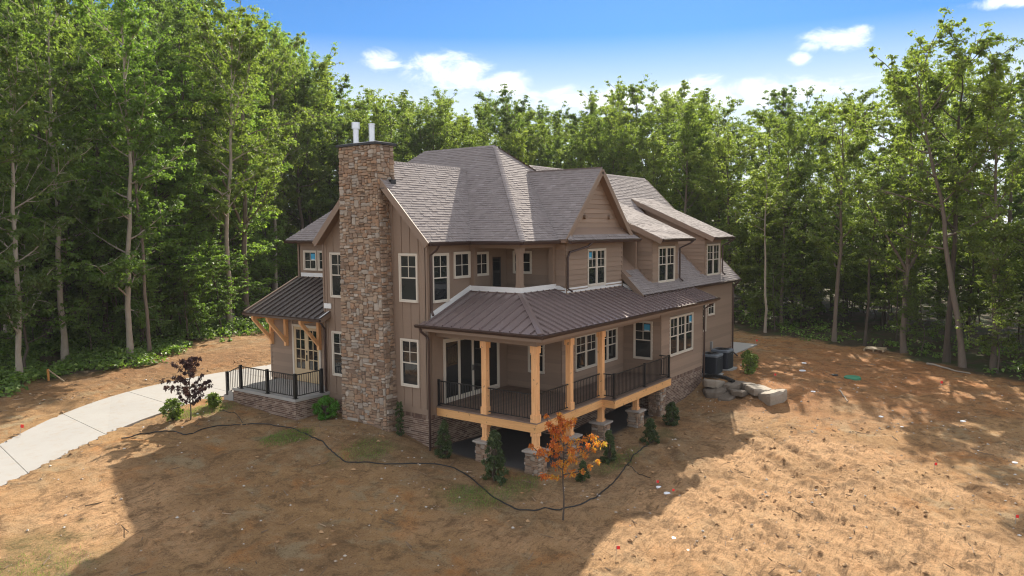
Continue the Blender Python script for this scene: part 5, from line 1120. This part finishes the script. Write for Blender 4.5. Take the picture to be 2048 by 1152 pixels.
z = gh(-4.78, 24.15); o = root('survey_stake', (-4.78, 24.15, z), 'orange wooden stake with a brace at the left wood edge', 'stake'); MB().box(-4.82, -4.74, 24.11, 24.19, z - .1, z + .55).build('post', M['stake'], o); MB().beam((-4.76, 24.1, z + .5), (-4.5, 23.2, z + .02), .04, .04).build('brace', M['lumber'], o)
z = gh(10.93, 34.25); o = root('block_stack', (10.9, 34.2, z), 'small stack of grey boards in the wood left of the entry roof', 'boards')
for k in range(4): MB().box(10.1, 11.9, 33.9 + .03 * k, 34.6, z + k * .09, z + .08 + k * .09).build('board', M['greyplastic'], o)
# litter of the building site: nobody could count it
rr = np.random.default_rng(77)
def spread(n, xr, yr, dens):
    x = rr.uniform(*xr, n); y = rr.uniform(*yr, n); k = (rr.random(n) < dens(x, y)) & (edge_dist(x, y) < .5) & ~in_path(x, y)
    k &= ~((x > -.9) & (x < 21.5) & (y > 0) & (y < 14.6)) & ~((x > -2.1) & (x < 1) & (y > 9.7) & (y < 14.5)); return x[k], y[k]
def lumps(x, y, s, name, mt, flat=.6):
    n = len(x); z = gz(x, y) + relief(x, y); O = np.array([(1, 0, 0), (0, 1, 0), (-1, 0, 0), (0, -1, 0), (0, 0, 1), (0, 0, -1.)]); a = rr.random(n) * 6.28
    S = (s[0] + (s[1] - s[0]) * rr.random(n) ** 2.5)[:, None, None]; P = O[None] * S * rr.uniform(.6, 1.3, (n, 6, 1)) * np.array((1, 1, flat)); ca, sa = np.cos(a)[:, None], np.sin(a)[:, None]
    V = np.stack([P[..., 0] * ca - P[..., 1] * sa + x[:, None], P[..., 0] * sa + P[..., 1] * ca + y[:, None], P[..., 2] + z[:, None] + S[..., 0] * .15], -1).reshape(-1, 3)
    f = np.array([(0, 1, 4), (1, 2, 4), (2, 3, 4), (3, 0, 4), (1, 0, 5), (2, 1, 5), (3, 2, 5), (0, 3, 5)]); F = (f[None] + 6 * np.arange(n)[:, None, None]).reshape(-1, 3); link(name, mesh_np(name, V, F, np.repeat(rr.random(n), 8)), M[mt], kind='stuff')
x, y = spread(13000, (-16, 22), (-16, 22), lambda x, y: .06 + .5 * (vnoise(x, y, 1.6, 51) > .62)); lumps(x, y, (.010, .065), 'pebbles', 'pebble')
x, y = spread(13000, (-16, 26), (-16, 22), lambda x, y: .05 + .6 * (vnoise(x, y, 1.1, 52) > .6) + .5 * (np.hypot((x - 1) / 8, (y + 8) / 5) < 1) * (vnoise(x, y, .7, 53) > .5)); lumps(x, y, (.015, .10), 'clods', 'clod', .5)
x, y = spread(6000, (-16, 30), (-16, 24), lambda x, y: .05 + .55 * (vnoise(x, y, 1.4, 54) > .58)); n = len(x); a = rr.normal(size=n) * .7 + .75; L = .05 + .26 * rr.random(n) ** 3; w = .005 + .012 * rr.random(n)
z = gz(x, y) + relief(x, y) + .012; dx, dy = np.cos(a), np.sin(a); tz = rr.normal(size=n) * .05 * L
V = np.stack([np.stack([x - dx * L - dy * w, y - dy * L + dx * w, z - tz], -1), np.stack([x - dx * L + dy * w, y - dy * L - dx * w, z - tz], -1), np.stack([x - dx * L, y - dy * L, z - tz + w * 1.8], -1), np.stack([x + dx * L - dy * w, y + dy * L + dx * w, z + tz], -1), np.stack([x + dx * L + dy * w, y + dy * L - dx * w, z + tz], -1), np.stack([x + dx * L, y + dy * L, z + tz + w * 1.8], -1)], 1).reshape(-1, 3)
f = np.array([(0, 1, 4, 3), (1, 2, 5, 4), (2, 0, 3, 5)]); link('twigs', mesh_np('twigs', V, (f[None] + 6 * np.arange(n)[:, None, None]).reshape(-1, 4), np.repeat(rr.random(n), 3)), M['litter'], kind='stuff')
# grass blades in the few green patches
gx_, gy_ = [], []
for x0, y0, rx, ry, n in ((-3.5, 8.4, 1.0, .7, 2600), (-2.6, 5.3, 1.1, .7, 1300), (-2.8, .5, .8, .9, 1700), (-1.3, 0., 1.1, .6, 1000), (-3.6, 13.4, 1.3, .6, 1600), (-13., 5.6, 1.3, 1.1, 800), (3., -1.6, 1.3, .4, 700)):
    r = np.sqrt(rr.random(n)); t_ = rr.random(n) * 6.28; gx_.append(x0 + rx * r * np.cos(t_) * (1 + rr.normal(size=n) * .15)); gy_.append(y0 + ry * r * np.sin(t_) * (1 + rr.normal(size=n) * .15))
x, y = np.concatenate(gx_), np.concatenate(gy_); k = ~in_path(x, y); x, y = x[k], y[k]; n = len(x); z = gz(x, y) + relief(x, y) - .005; a = rr.random(n) * 6.28; h = rr.uniform(.025, .085, n); w = .006
V = np.stack([np.stack([x - np.cos(a) * w, y - np.sin(a) * w, z], -1), np.stack([x + np.cos(a) * w, y + np.sin(a) * w, z], -1), np.stack([x + rr.normal(size=n) * .02, y + rr.normal(size=n) * .02, z + h], -1)], 1).reshape(-1, 3)
link('grass', mesh_np('grass', V, np.arange(3 * n).reshape(n, 3), rr.random(n)), M['weed'], kind='stuff')

# ------------------------------------------------------------------ summer haze
hz = MB().box(-1500, 1500, -1500, 1500, float(GZ.min()) - 1., 40.).build('haze', None, None, kind='stuff')
m = bpy.data.materials.new('haze'); m.use_nodes = True; t = m.node_tree; t.nodes.clear()
pv = N(t, 'ShaderNodeVolumePrincipled', i={'Color': (.93, .95, .97, 1.), 'Density': .00020, 'Anisotropy': 0.}); out = N(t, 'ShaderNodeOutputMaterial'); t.links.new(pv.outputs[0], out.inputs['Volume'])
hz.data.materials.append(m)
